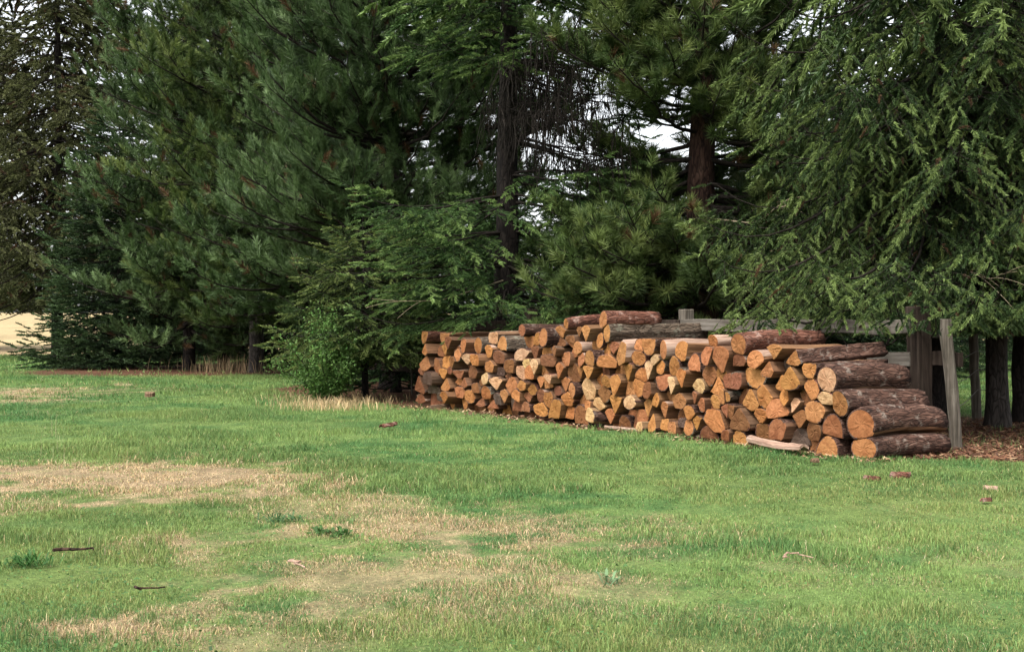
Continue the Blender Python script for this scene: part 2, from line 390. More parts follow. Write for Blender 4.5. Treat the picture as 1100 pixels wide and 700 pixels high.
# ------------------------------------------------------------------ log pile
def face_sz(px, py):
    """photo pixel -> (s, z, depth) on the pile's front plane"""
    k = (px - CX) / F
    s = (PILE_R[0] - PILE_R[1] * k) / (PU[1] * k - PU[0])
    d = PILE_R[1] + PU[1] * s
    return s, CAMH - (py - YH) / F * d, d
TR = []   # px, py, w, h, shape, tone, opts
def T(x0, y0, sc, txt):
    for tok in txt.split():
        p = tok.split(',')
        a = [float(v) for v in p[:4]]
        o = {}
        for q in p[6:]:
            kk, vv = q.split('='); o[kk] = vv
        TR.append((x0 + a[0] / sc, y0 + a[1] / sc, a[2] / sc, a[3] / sc, p[4], p[5], o))
T(440, 345, 7, """135,125,65,85,U,o 245,130,65,75,U,o 300,165,60,90,v,b 145,210,55,85,a,o 210,225,55,85,s,b 262,215,50,85,v,o 395,185,68,105,r,o,bark=grey
520,180,62,115,r,o,bark=grey 360,255,42,85,r,o 610,125,80,85,s,p,bark=grey 680,160,75,100,A,o,bark=grey,L=1.0 600,225,52,85,r,o 430,285,90,80,v,p 520,290,80,80,s,o 265,310,75,105,r,o 330,310,52,85,v,b
130,310,85,110,a,o 660,270,92,92,s,b 95,375,65,55,s,b 260,395,60,90,v,o 305,370,42,55,d,b 165,430,90,95,s,d 370,400,80,62,s,b 480,380,92,92,s,b 620,340,52,82,s,o 660,380,62,62,s,d
275,475,75,95,a,o 355,440,72,75,a,o 415,460,60,75,a,b 575,425,56,92,r,p 655,470,82,92,v,p 525,460,42,52,r,b 70,480,72,140,a,b 500,500,80,70,s,b 310,575,62,85,v,o 365,535,80,82,d,o 445,565,76,98,r,o
575,545,72,112,r,o 520,605,62,70,a,b 660,580,75,80,A,d 60,570,62,85,a,b 240,570,72,60,s,d 620,620,90,62,A,b 165,510,80,60,A,d""")
T(520, 340, 5.83, """245,85,38,72,r,b,bark=brown 305,140,52,82,s,o 370,130,52,112,r,o 480,100,56,76,v,o 475,155,52,62,a,b 540,165,52,62,v,o 240,235,92,72,A,p 310,230,46,92,v,b 270,295,52,62,d,p 235,350,92,92,d,p
345,315,62,92,v,p 300,350,52,82,s,o 165,310,62,82,s,b 410,275,92,72,s,b 480,340,52,102,v,o 500,265,80,82,s,o 165,430,82,102,d,o 140,375,42,44,d,b 245,430,48,64,r,o 295,455,48,72,r,o 215,495,54,82,A,o
265,505,62,62,v,b 130,500,52,82,v,o 205,548,72,76,A,b 255,562,52,56,A,b 360,410,42,72,v,o 400,415,54,94,r,o 435,390,42,62,v,p 350,495,52,78,r,b 410,520,66,102,d,o 455,465,62,54,r,b 500,425,62,92,v,o
555,460,48,92,r,o 525,515,66,82,d,o 365,582,82,84,r,o 465,572,92,112,A,o 520,602,62,74,s,o""")
T(600, 325, 10, """55,228,42,112,r,o,bark=red,L=.95 210,315,50,104,v,b 320,335,78,165,v,o 455,410,68,155,r,o 528,325,72,190,r,o,bark=grey,L=1.32,big=1 485,185,82,180,r,o,bark=red,L=.72,big=1 130,410,92,112,s,b 215,490,84,134,r,o 245,620,84,154,r,o
350,600,104,174,r,o 580,490,124,124,v,b 690,550,115,250,d,o,bark=strip,L=1.1,big=1 840,595,124,154,r,o 520,630,150,134,s,o 850,455,130,130,s,o""")
T(600, 385, 8.75, """170,130,62,124,v,o 300,130,84,134,v,o 640,130,94,164,v,o 760,150,134,124,A,o 840,110,94,174,v,p 450,215,84,114,r,o 555,260,114,204,v,o 740,275,124,164,U,o 845,300,84,144,r,b 260,290,134,204,d,p 405,340,114,164,d,b
265,440,68,94,r,o 365,425,134,124,d,p 540,430,114,184,v,o 685,410,104,124,r,p 825,470,74,164,v,o 180,520,134,164,A,b 340,530,94,144,d,p 480,545,114,134,v,o 590,590,104,104,A,b 755,560,144,144,U,o 690,590,64,120,A,b 840,640,94,94,d,p""")
T(690, 350, 10, """105,230,134,164,U,o 235,255,94,184,r,o,bark=strip 410,270,124,194,r,o,bark=strip 155,365,84,114,d,p 190,440,94,154,d,o 345,440,94,224,r,o 530,385,124,174,A,o 425,560,124,204,v,o 215,610,134,164,U,o 345,630,124,204,v,p 710,535,134,204,r,b
620,650,144,154,d,p 805,640,124,194,a,o 900,590,94,154,s,b 735,170,104,134,r,o,bark=strip 725,300,114,234,r,o 850,370,200,274,v,o""")
T(690, 410, 10, """130,200,94,154,d,o 385,210,124,164,d,o 215,310,94,174,v,o 600,170,74,154,v,b 640,240,84,154,d,o 530,330,114,154,r,o 590,440,84,154,v,o 785,220,114,154,r,o 880,160,134,154,U,o 785,400,214,244,A,o 925,320,134,154,v,b
720,540,154,124,A,b 130,440,94,204,a,o 230,460,74,124,s,o 330,490,84,134,s,o 420,440,94,104,s,d 510,490,104,164,r,o""")
T(780, 345, 8.75, """125,215,150,190,r,o,bark=red,L=1.0,big=1 110,360,140,110,A,b 285,370,124,174,r,o 470,290,154,134,v,o,bark=strip 650,340,164,154,a,o,bark=brown,L=1.05,big=1,pitch=4,k=1 410,450,154,144,a,o 235,540,164,194,U,o 500,575,144,144,a,o 640,530,194,214,a,o
790,470,124,134,U,o,bark=brown,L=.95,big=1 960,545,165,222,r,p,bark=brown,L=.95,big=1 800,640,134,184,r,o 90,560,114,154,s,b""")
T(780, 415, 8.23, """195,110,164,194,a,o 345,90,144,194,r,o 455,195,184,154,A,o 530,90,84,144,r,o 600,170,94,124,v,p 885,100,144,104,A,p 785,225,164,184,r,o 45,230,114,144,v,b 130,290,204,204,a,b 310,270,164,134,v,o 640,290,154,154,v,b 310,400,164,174,A,b
480,370,184,174,A,b 620,440,164,134,A,d 760,400,144,154,s,b 930,340,164,184,A,b 125,460,124,124,A,o 910,535,174,160,A,o,bark=brown,big=1 40,430,64,90,s,b 15,90,64,84,r,o""")
T(0, 0, 1, "904,433,20,26,r,o,bark=brown,L=.95,big=1 926,456,25,31,r,o,bark=brown,L=.95,big=1 930,483.5,27,23,r,o,bark=brown,L=.88,big=1")

def unit_shape(sh, r, big=False):
    """outline points (x right, y up) in [-1,1]^2 and a flag per point: 1 = bark edge"""
    P = []
    def arc(a0, a1, n, cx=0, cy=0, rx=1, ry=1, fl=1):
        for i in range(n):
            a = math.radians(a0 + (a1 - a0) * i / (n - 1)); P.append((cx + rx * math.cos(a), cy + ry * math.sin(a), fl))
    if sh == 'r':
        arc(0, 345, 24)
        if r.random() < .5 and not big:           # one split side
            a = r.uniform(0, 6.28); c, s = math.cos(a), math.sin(a)
            Q = []
            for x, y, f in P:
                dd = x * c + y * s
                if dd > .62: x -= c * (dd - .62); y -= s * (dd - .62); f = 0
                Q.append((x, y, f))
            P[:] = Q
    elif sh == 'A': arc(-8, 188, 18, 0, -.85, 1, 1.85); P += [(-.5, -.98, 0), (0, -1, 0), (.5, -.98, 0)]
    elif sh == 'U': arc(172, 368, 18, 0, .8, 1, 1.8); P += [(.5, .97, 0), (0, 1, 0), (-.5, .95, 0)]
    elif sh == 'a': P += [(.1 + r.uniform(-.3, .3), 1, 0), (-.45, .1, 0)]; P += [(-1, -.7, 1)]; arc(215, 325, 8, 0, 0, 1.05, 1.0, 1); P += [(1, -.7, 0), (.55, .15, 0)]
    elif sh == 'v': P += [(r.uniform(-.3, .3), -1, 0), (.55, -.1, 0), (1, .6, 0)]; arc(35, 145, 8, 0, .1, 1.05, .9, 1 if r.random() < .5 else 0); P += [(-1, .6, 0), (-.5, -.15, 0)]
    elif sh == 'd':
        n = 5; a0 = r.uniform(0, 6.28)
        for i in range(n):
            a = a0 + 6.283 * i / n + r.uniform(-.25, .25); P.append((math.cos(a) * 1.08, math.sin(a) * 1.08, 1 if i in (1, 2) and r.random() < .8 else 0))
    else:
        P += [(-.95, -.85 + r.uniform(-.1, .1), 0), (.85, -.95, 0), (1, .2, 0), (.8, .9 + r.uniform(-.1, .1), 1), (.1, 1.03, 1), (-.7, .85, 1), (-1, .1, 0)]
    pts = np.array(P)
    for _ in range(1 if sh in 'rAU' else 2):      # soften corners
        nx = np.roll(pts, -1, 0); q = np.empty((2 * len(pts), 3)); wv = .10 if _ == 0 else .2
        q[0::2] = pts * (1 - wv) + nx * wv; q[1::2] = pts * wv + nx * (1 - wv); q[:, 2] = np.repeat(pts[:, 2], 2); pts = q
    return pts
def clip_half(P, n, c):
    """keep the side n.p <= c"""
    out = []
    d = P[:, :2] @ n - c
    for i in range(len(P)):
        j = (i + 1) % len(P)
        if d[i] <= 0: out.append(P[i])
        if (d[i] <= 0) != (d[j] <= 0):
            t = d[i] / (d[i] - d[j]); q = P[i] + t * (P[j] - P[i]); q[2] = 0; out.append(q)
    return np.array(out)
def resample(P, n):
    Q = np.vstack([P, P[:1]]); L = np.concatenate([[0], np.cumsum(np.linalg.norm(np.diff(Q[:, :2], axis=0), axis=1))])
    t = np.linspace(0, L[-1], n, endpoint=False)
    x = np.interp(t, L, Q[:, 0]); y = np.interp(t, L, Q[:, 1]); k = np.clip(np.searchsorted(L, t, side='right') - 1, 0, len(P) - 1)
    return np.stack([x, y, P[k, 2]], -1)
def inside(P, x, y):
    a = P[:, :2]; b = np.roll(a, -1, 0); c = np.zeros(x.shape, bool)
    for (x0, y0), (x1, y1) in zip(a, b):
        if y0 == y1: continue
        c ^= ((y0 > y) != (y1 > y)) & (x < (x1 - x0) * (y - y0) / (y1 - y0) + x0)
    return c

prng = random.Random(5)
LOGS = []
for px, py, w, h, sh, tone, o in TR:
    # face coordinates: a = distance to the RIGHT along the pile (so -s), z up
    s, z, d = face_sz(px, py); s1, _, _ = face_sz(px - w / 2, py); s2, _, _ = face_sz(px + w / 2, py)
    hw = abs(s1 - s2) / 2; hh = h / F * d / 2
    LOGS.append(dict(a=-s, z=z, hw=min(hw, .17), hh=hh, sh=sh, tone=tone, o=o, px=px, py=py))
for L in LOGS:                                     # nothing sinks into the ground
    if L['z'] - L['hh'] < .0: L['z'] = L['hh'] + .0
def build_poly(L, others, r):
    P = unit_shape(L['sh'], r, 'big' in L['o']); P = P.copy(); P[:, 0] = L['a'] + P[:, 0] * L['hw'] * 1.14; P[:, 1] = L['z'] + P[:, 1] * L['hh'] * 1.14
    for O in others:
        if O is L: continue
        da, dz = O['a'] - L['a'], O['z'] - L['z']
        if abs(da) > (L['hw'] + O['hw']) * 1.3 or abs(dz) > (L['hh'] + O['hh']) * 1.3: continue
        D = math.hypot(da, dz)
        if D < 1e-4: continue
        nx, nz = da / D, dz / D
        rl = 1 / math.sqrt((nx / L['hw']) ** 2 + (nz / L['hh']) ** 2); ro = 1 / math.sqrt((nx / O['hw']) ** 2 + (nz / O['hh']) ** 2)
        cut = D * rl / (rl + ro) * .955
        P = clip_half(P, np.array([nx, nz]), nx * L['a'] + nz * L['z'] + cut)
        if len(P) < 3: return None
    return P
for L in LOGS: L['P'] = build_poly(L, LOGS, prng)
# fill the holes inside the stack with smaller split pieces
ga = np.arange(-PLEN - .05, .06, .012); gz = np.arange(.02, 1.25, .012); GA, GZz = np.meshgrid(ga, gz, indexing='ij')
cov = np.zeros(GA.shape, bool); top = np.zeros(len(ga))
for L in LOGS:
    if L['P'] is None: continue
    cov |= inside(L['P'], GA, GZz)
    k = (ga > L['a'] - L['hw']) & (ga < L['a'] + L['hw']); top[k] = np.maximum(top[k], L['z'])
okay = (~cov) & (GZz < top[:, None] - .02) & (GA > -PLEN + .02) & (GA < -.08)
nf = 0
for it in range(76):
    # approximate distance transform by erosion
    m = okay.copy(); k = 0; last = m
    while m.any() and k < 12:
        last = m
        e = m.copy(); e[1:] &= m[:-1]; e[:-1] &= m[1:]; e[:, 1:] &= m[:, :-1]; e[:, :-1] &= m[:, 1:]
        e[0] = e[-1] = False; e[:, -1] = False
        m = e; k += 1
    if k < 4: break
    w = np.argwhere(last); i, j = w[prng.randrange(len(w))]
    rad = k * .012
    L = dict(a=ga[i], z=gz[j], hw=rad * prng.uniform(1.15, 1.6), hh=rad * prng.uniform(1.1, 1.5), sh=prng.choice('dvaAUs'), tone=prng.choice('boobd'), o={}, px=0, py=0, fill=1)
    if L['z'] - L['hh'] < 0: L['z'] = L['hh']
    L['P'] = build_poly(L, LOGS, prng)
    if L['P'] is None:
        okay[max(0, i - 2):i + 3, max(0, j - 2):j + 3] = False; continue
    LOGS.append(L); nf += 1
    okay &= ~inside(L['P'], GA, GZz); okay[i, j] = False
print('logs', len(LOGS), 'fill', nf)

TONE = {'o': (.305, .135, .049), 'p': (.42, .265, .135), 'b': (.17, .072, .031), 'd': (.075, .05, .035)}
TWORD = {'o': 'orange', 'p': 'pale cream', 'b': 'reddish brown', 'd': 'dark weathered'}
SWORD = {'r': 'rounded', 'A': 'domed half-round', 'U': 'flat-topped half-round', 'a': 'upright triangular', 'v': 'downward-pointing wedge', 'd': 'angular', 's': 'blocky'}
BARKS = {'brown': M_bark_brown, 'grey': M_bark_grey, 'red': M_bark_red, 'strip': M_strip}
def make_log(L, r):
    P = L['P']; o = L['o']; big = 'big' in o
    n = 28 if big else 20
    P = resample(P, n)
    ca, cz = P[:, 0].mean(), P[:, 1].mean()
    Q = np.stack([P[:, 0] - ca, P[:, 1] - cz], -1); fl = P[:, 2] > .5
    if 'k' in o: fl = Q[:, 0] > .012
    # pith: towards the split side for wedges
    if fl.any() and not fl.all(): pith = -Q[fl].mean(0) * .9
    else: pith = np.array([r.uniform(-.02, .02), r.uniform(-.02, .02)])
    Q0 = Q - pith
    length = float(o.get('L', r.uniform(.74, .88)))
    prot = r.gauss(0, .028) + (.06 if r.random() < .07 else 0) if not big else r.uniform(0, .02)
    if L.get('fill'): prot -= r.uniform(.05, .2)
    yaw = math.radians(r.gauss(0, 2.0)); pitch = math.radians(float(o.get('pitch', r.gauss(0, .8))))
    rings = 11 if big else 6
    ts = np.linspace(0, 1, rings); ts[1] = .03
    taper = r.uniform(.84, 1.0); V = []
    nr = np.random.default_rng(r.randrange(10 ** 6))
    bendx, bendz = r.gauss(0, .018), (r.gauss(0, .01) if not big else r.uniform(0, .03))
    ridge = nr.normal(0, .045 if big else .03, n)
    tiltx, tiltz = r.gauss(0, .10), r.gauss(0, .10)
    for i, t in enumerate(ts):
        k = 1 + (taper - 1) * t
        rad = 1 + (ridge + nr.normal(0, .022, n)) * (fl * 1.0 + .35 * ~fl) * (0 if i == 0 else 1)
        if big and 1 < i < rings - 1 and r.random() < .45:      # knots and branch stubs
            j = r.randrange(n); amp = r.uniform(.08, .2)
            for dj, wk in ((-1, .45), (0, 1), (1, .45)): rad[(j + dj) % n] += amp * wk
        q = Q * (k * rad)[:, None] - pith
        yy = np.full(n, t * length)
        if i == 0: yy = yy + q[:, 0] * tiltx + q[:, 1] * tiltz
        if i == 1: yy = .03 + q[:, 0] * tiltx + q[:, 1] * tiltz
        V.append(np.stack([q[:, 0] + bendx * 4 * t * (1 - t), yy, q[:, 1] + bendz * 4 * t * (1 - t)], -1))
    nv = rings * n
    Vb = np.concatenate(V + [V[-1].mean(0)[None]])
    faces = []; fm = []
    for i in range(rings - 1):
        for j in range(n):
            j2 = (j + 1) % n
            faces.append((i * n + j, i * n + j2, (i + 1) * n + j2, (i + 1) * n + j)); fm.append(0 if fl[j] else 1)
    for j in range(n): faces.append(((rings - 1) * n + j, (rings - 1) * n + (j + 1) % n, nv)); fm.append(1)
    bname = o.get('bark') or r.choice(['brown', 'brown', 'brown', 'red', 'grey', 'strip'])
    me = mesh_np('firewood_log', Vb, faces, [BARKS[bname], M_split], fm)
    me.polygons.foreach_set('use_smooth', np.array([f == 0 for f in fm]))
    # local X = right along the pile, local Y = into the pile, Z up
    ex = np.array([-PU[0], -PU[1], 0]); ey = np.array([PN[0], PN[1], 0])
    base = np.array([PILE_R[0], PILE_R[1], 0]) + ex * (ca + pith[0]) + np.array([0, 0, cz + pith[1]]) - ey * prot
    ob = link('firewood_log', me)
    rot = Matrix(((ex[0], ey[0], 0), (ex[1], ey[1], 0), (0, 0, 1))).to_4x4()
    ob.matrix_world = Matrix.Translation(Vector(base)) @ rot @ Euler((pitch, 0, yaw)).to_matrix().to_4x4()
    # sawn end, a slightly uneven disc closing the front, with a thin rim of bark
    f0 = V[0]; cen = f0.mean(0)
    Vc = [f0 - np.array([0, .0, 0])]; kk = (.9, .6, .3)
    for k in kk: Vc.append(cen + (f0 - cen) * k + np.stack([np.zeros(n), nr.normal(-.003, .002, n), np.zeros(n)], -1))
    Vc = np.concatenate(Vc + [cen[None]]); fc = []; mc = []
    for i in range(3):
        for j in range(n):
            j2 = (j + 1) % n; fc.append((i * n + j, (i + 1) * n + j, (i + 1) * n + j2, i * n + j2)); mc.append(1 if (i == 0 and fl[j] and bname != 'strip') else 0)
    for j in range(n): fc.append((3 * n + j, 4 * n, 3 * n + (j + 1) % n)); mc.append(0)
    c2 = link('cut_end', mesh_np('cut_end', Vc, fc, [M_cut, BARKS[bname]], mc), ob)
    c = np.array(TONE[L['tone']]) * r.uniform(.78, 1.2) * np.array([1, r.uniform(.9, 1.1), r.uniform(.85, 1.2)])
    ob.color = (*c, 1); c2.color = (*c, 1)
    return ob
ORD = ['first', 'second', 'third', 'fourth', 'fifth', 'sixth', 'seventh', 'eighth', 'ninth', 'tenth', 'eleventh', 'twelfth', 'thirteenth', 'fourteenth', 'fifteenth', 'sixteenth', 'seventeenth', 'eighteenth', 'nineteenth', 'twentieth'] 
ORD += ['twenty-' + q for q in ORD[:9]] + ['thirtieth'] + ['thirty-' + q for q in ORD[:9]] + ['fortieth'] + ['forty-' + q for q in ORD[:9]]
ROW = ['bottom', 'second', 'third', 'fourth', 'fifth', 'sixth', 'seventh', 'eighth', 'ninth']
LOGS = [L for L in LOGS if L['P'] is not None and len(L['P']) > 2]
SPECIAL = {(648, 343): 'short reddish-barked log lying topmost on the whole wood pile', (653, 357): 'long grey-barked log under the topmost reddish log',
           (669, 380): 'long pale stripped log lying on top in the middle of the pile', (794, 370): 'thick reddish log on top of the pile before the grey fence board',
           (854, 384): 'long bent pale-topped log rising to the right on top of the pile', (890, 407): 'dark-barked log with pale cream end, highest of the bare right end stack',
           (904, 433): 'dark-barked log directly below the pale cream-ended log at the right end', (926, 456): 'fat dark-barked log second from the ground at the right end',
           (930, 483): 'dark-barked round log on the ground at the right end of the pile', (894, 480): 'half-round log on the ground left of the right end log',
           (870, 399): 'log with a small orange end just above left of the pale cream-ended log', (776, 387): 'largest orange downward wedge, high in the right half of the pile',
           (769, 450): 'largest orange domed half-round near the ground in the right half', (605, 348): 'thin reddish log lying just left of the topmost log'}
rows = {}
for L in LOGS:
    L['row'] = min(8, int(max(0, L['z'] - .02) / .155)); rows.setdefault(L['row'], []).append(L)
for k, lst in rows.items():
    lst.sort(key=lambda q: q['a'])
    for i, L in enumerate(lst):
        right = len(lst) - 1 - i
        pos = f"{ORD[i]} from the left" if i <= right else f"{ORD[right]} from the right"
        L['label'] = f"log with {TWORD[L['tone']]} {SWORD[L['sh']]} end, {pos} in the {ROW[k]} row up"
        if k == 0: L['label'] = L['label'].replace('bottom row up', 'bottom row')
for (sx, sy), lab in SPECIAL.items():
    L = min(LOGS, key=lambda q: (q['px'] - sx) ** 2 + (q['py'] - sy) ** 2); L['label'] = lab
for L in LOGS:
    tag(make_log(L, prng), L['label'], 'log', 'split logs in the wood pile')

# ------------------------------------------------------------------ fences
def box_bm(verts, faces, c, sx, sy, sz, r=None, jit=0, segs=1, ax=0):
    """box split into segs along ax, with a little wander"""
    base = len(verts); S = [sx, sy, sz]; oth = [i for i in range(3) if i != ax]
    for i in range(segs + 1):
        t = i / segs - .5; wob = [r.gauss(0, jit) if r else 0, r.gauss(0, jit) if r else 0]
        for a, b in ((-1, -1), (1, -1), (1, 1), (-1, 1)):
            p = [0, 0, 0]; p[ax] = c[ax] + S[ax] * t; p[oth[0]] = c[oth[0]] + S[oth[0]] * a / 2 + wob[0]; p[oth[1]] = c[oth[1]] + S[oth[1]] * b / 2 + wob[1]
            verts.append(p)
    for i in range(segs):
        for j in range(4):
            faces.append((base + i * 4 + j, base + i * 4 + (j + 1) % 4, base + i * 4 + 4 + (j + 1) % 4, base + i * 4 + 4 + j))
    faces.append((base + 3, base + 2, base + 1, base)); e = base + segs * 4; faces.append((e, e + 1, e + 2, e + 3))
def add_bevel(o, w=.008):
    m = o.modifiers.new('bevel', 'BEVEL'); m.width = w; m.segments = 2; m.limit_method = 'ANGLE'
frng = random.Random(21)
F0 = np.array([3.92, 11.67])
fence = thing('rail_fence', 'weathered grey board fence running behind the wood pile', 'fence', (F0[0], F0[1], 0), math.atan2(PU[1], PU[0]))
# local X runs along the fence (away from the camera), local Y towards ... the lawn side
for t, sx, sy, h, m in ((.36, .14, .19, 1.28, M_post_brown), (3.7, .13, .13, 1.29, M_post), (7.0, .14, .14, 1.33, M_post_brown), (10.2, .14, .14, 1.3, M_post_brown), (13.2, .14, .14, 1.3, M_post_brown)):
    v, f = [], []; box_bm(v, f, (0, 0, h / 2 - .05), sx, sy, h + .1, frng, .006, 5, 2)
    v = [(x + (.07 if t < 1 else 0) * (1 - z / 1.2) * -.6, y, z) for x, y, z in v]
    p = link('post', mesh_np('post', v, f, [m]), fence); p.location = (t, 0, 0); add_bevel(p, .012)
ends = [.36, 3.7, 7.0, 10.2, 13.2]
for a, b in zip(ends[:-1], ends[1:]):
    for zc, hh in ((1.10, .13), (.79, .13), (.44, .13)):
        v, f = [], []; box_bm(v, f, (0, 0, 0), b - a - .02, .035, hh, frng, .006, 8, 0)
        p = link('rail', mesh_np('rail', v, f, [M_rail if a < 3.5 else M_post_brown]), fence); p.location = ((a + b) / 2, .09, zc); add_bevel(p, .005)
        p.rotation_euler = (0, frng.gauss(0, .006), 0)
for px in (450, 462, 472, 485, 493):
    k = (px - CX) / F; t = (F0[0] - F0[1] * k) / (PU[1] * k - PU[0])
    v, f = [], []; box_bm(v, f, (0, 0, .62), .03, .02, 1.24 + frng.uniform(-.05, .05), frng, .004, 3, 2)
    p = link('picket', mesh_np('picket', v, f, [M_post]), fence); p.location = (t, .125, 0); p.rotation_euler = (0, frng.gauss(0, .03), 0)
# short rail from the wide post on to the corner post
v, f = [], []; box_bm(v, f, (0, 0, 0), .40, .04, .13, frng, .004, 3, 0)
p = link('rail', mesh_np('rail', v, f, [M_post_brown]), fence); p.location = (.16, -.115, .8); add_bevel(p, .005)
# leaning light post
def round_post(name, h, rad, lean, m, seed, parent=None):
    r = np.random.default_rng(seed); K = 9; z = np.linspace(-.08, h, K)
    Pc = np.stack([lean[0] * z / h + r.normal(0, .004, K), lean[1] * z / h + r.normal(0, .004, K), z], -1)[None]
    V, Q = tubes(Pc, (rad * (1.06 - .12 * z / h) + r.normal(0, .002, K))[None], 12)
    fs = [tuple(q) for q in Q]; fs.append(tuple(range((K - 1) * 12, K * 12)))
    return link(name, mesh_np(name, V + r.normal(0, .0025, V.shape), fs, [m]), parent)
gx = gp(1028, 482)
o = round_post('fence_post', 1.16, .055, (-.10, .02), M_post, 5); o.location = gx
tag(o, 'light grey wooden post leaning left, nearest the camera beside the wood pile', 'fence post')
wf = thing('wire_fence', 'thin wire fence with a slim grey post behind the right tree trunks', 'wire fence', gp(1050, 450))
pw = round_post('post', 1.25, .055, (-.06, 0), M_post, 8, wf)
pw = round_post('post', 1.25, .055, (.03, 0), M_post, 9, wf); pw.location = (3.4, .5, 0)
b0 = Vector(gx) - Vector(gp(1050, 450))
for z in (.35, .58, .8, 1.02):
    pts = [(b0.x - .08 * z, b0.y, z), (-.05 * z + (b0.x) * .5, b0.y * .5, z - .03), (-.05 * z, -.06, z), (1.7, .2, z - .04), (3.4, .44, z)]
    V, Q = tubes(np.array(pts)[None], np.full((1, 5), .004), 5); link('wire', mesh_np('wire', V, Q, [M_wire]), wf)

# ------------------------------------------------------------------ conifers
def twig_template(r, n, L, nl, w, spread=(35, 65), core=0):
    t = r.uniform(0, 1, n); a = r.uniform(0, 2 * math.pi, n); th = np.radians(r.uniform(*spread, n)) * (1 - .45 * t)
    d = np.stack([np.cos(th), np.sin(th) * np.cos(a), np.sin(th) * np.sin(a)], -1)
    o = np.stack([t * L, np.zeros(n), np.zeros(n)], -1)
    s = norm(np.cross(d, r.normal(0, 1, (n, 3)))) * w / 2
    V = np.stack([o - s, o + s, o + d * (nl * r.uniform(.75, 1.15, n) * (1 - .3 * t))[:, None]], 1).reshape(-1, 3); B = np.repeat(r.uniform(.72, 1.3, n), 3)
    if core:                                       # the packed needles round the shoot
        cv = []
        for k in range(4):
            a = k * math.pi / 4 + r.uniform(-.2, .2); e = np.array([0, math.cos(a), math.sin(a)]) * nl * core; x0 = np.array([-.05 * L, 0, 0]); x1 = np.array([L * (1 + .25 * nl / L), 0, 0]); xm = np.array([L * r.uniform(.55, .75), 0, 0])
            cv += [x0, xm + e, x1, x0, x1, xm - e]
        V = np.concatenate([V, np.array(cv)]); B = np.concatenate([B, np.repeat(r.uniform(.65, 1.0, 8), 3)])
    return V, B
def scatter(O, D, S, col, temps, r):
    """needle templates placed at O along D with scale S and colour col"""
    Vs, Cs = [], []
    which = r.integers(0, len(temps), len(O)); roll = r.normal(0, 1, (len(O), 3))
    B = norm(np.cross(D, roll)); Cc = np.cross(D, B)
    for k, (tv, tb) in enumerate(temps):
        i = which == k
        if not i.any(): continue
        v = O[i][:, None, :] + S[i][:, None, None] * (tv[None, :, 0:1] * D[i][:, None] + tv[None, :, 1:2] * B[i][:, None] + tv[None, :, 2:3] * Cc[i][:, None])
        Vs.append(v.reshape(-1, 3).astype(np.float32)); Cs.append((col[i][:, None, :] * tb[None, :, None]).reshape(-1, 3).astype(np.float32))
    return np.concatenate(Vs), np.concatenate(Cs)
def make_trunk(parent, H, r0, m, r, lean=(0, 0), stems=None):
    K = 22; z = np.concatenate([[-.1, 0, .12, .3], np.linspace(.6, H, K - 4)])
    P = np.stack([lean[0] * z / H + np.cumsum(r.normal(0, .012, K)) * (z > .3), lean[1] * z / H + np.cumsum(r.normal(0, .012, K)) * (z > .3), z], -1)
    R = r0 * np.clip(1 - z / (H * 1.02), .02, 1) ** .8 * (1 + .28 * np.exp(-np.maximum(z, 0) / .12))
    V, Q = tubes(P[None], R[None], 14)
    V = V.reshape(K, 14, 3); cen = P[:, None]; V = cen + (V - cen) * (1 + r.normal(0, .05, (1, 14, 1)) + r.normal(0, .03, (K, 14, 1)))
    link('trunk', mesh_np('trunk', V.reshape(-1, 3), Q, [m], smooth=True), parent)
    return P
def interp_path(P, t):
    K = P.shape[0]; f = t * (K - 1); i = np.clip(f.astype(int), 0, K - 2); u = (f - i)[:, None]
    return P[i] * (1 - u) + P[i + 1] * u, norm(P[i + 1] - P[i])
UP = np.array([0, 0, 1.])

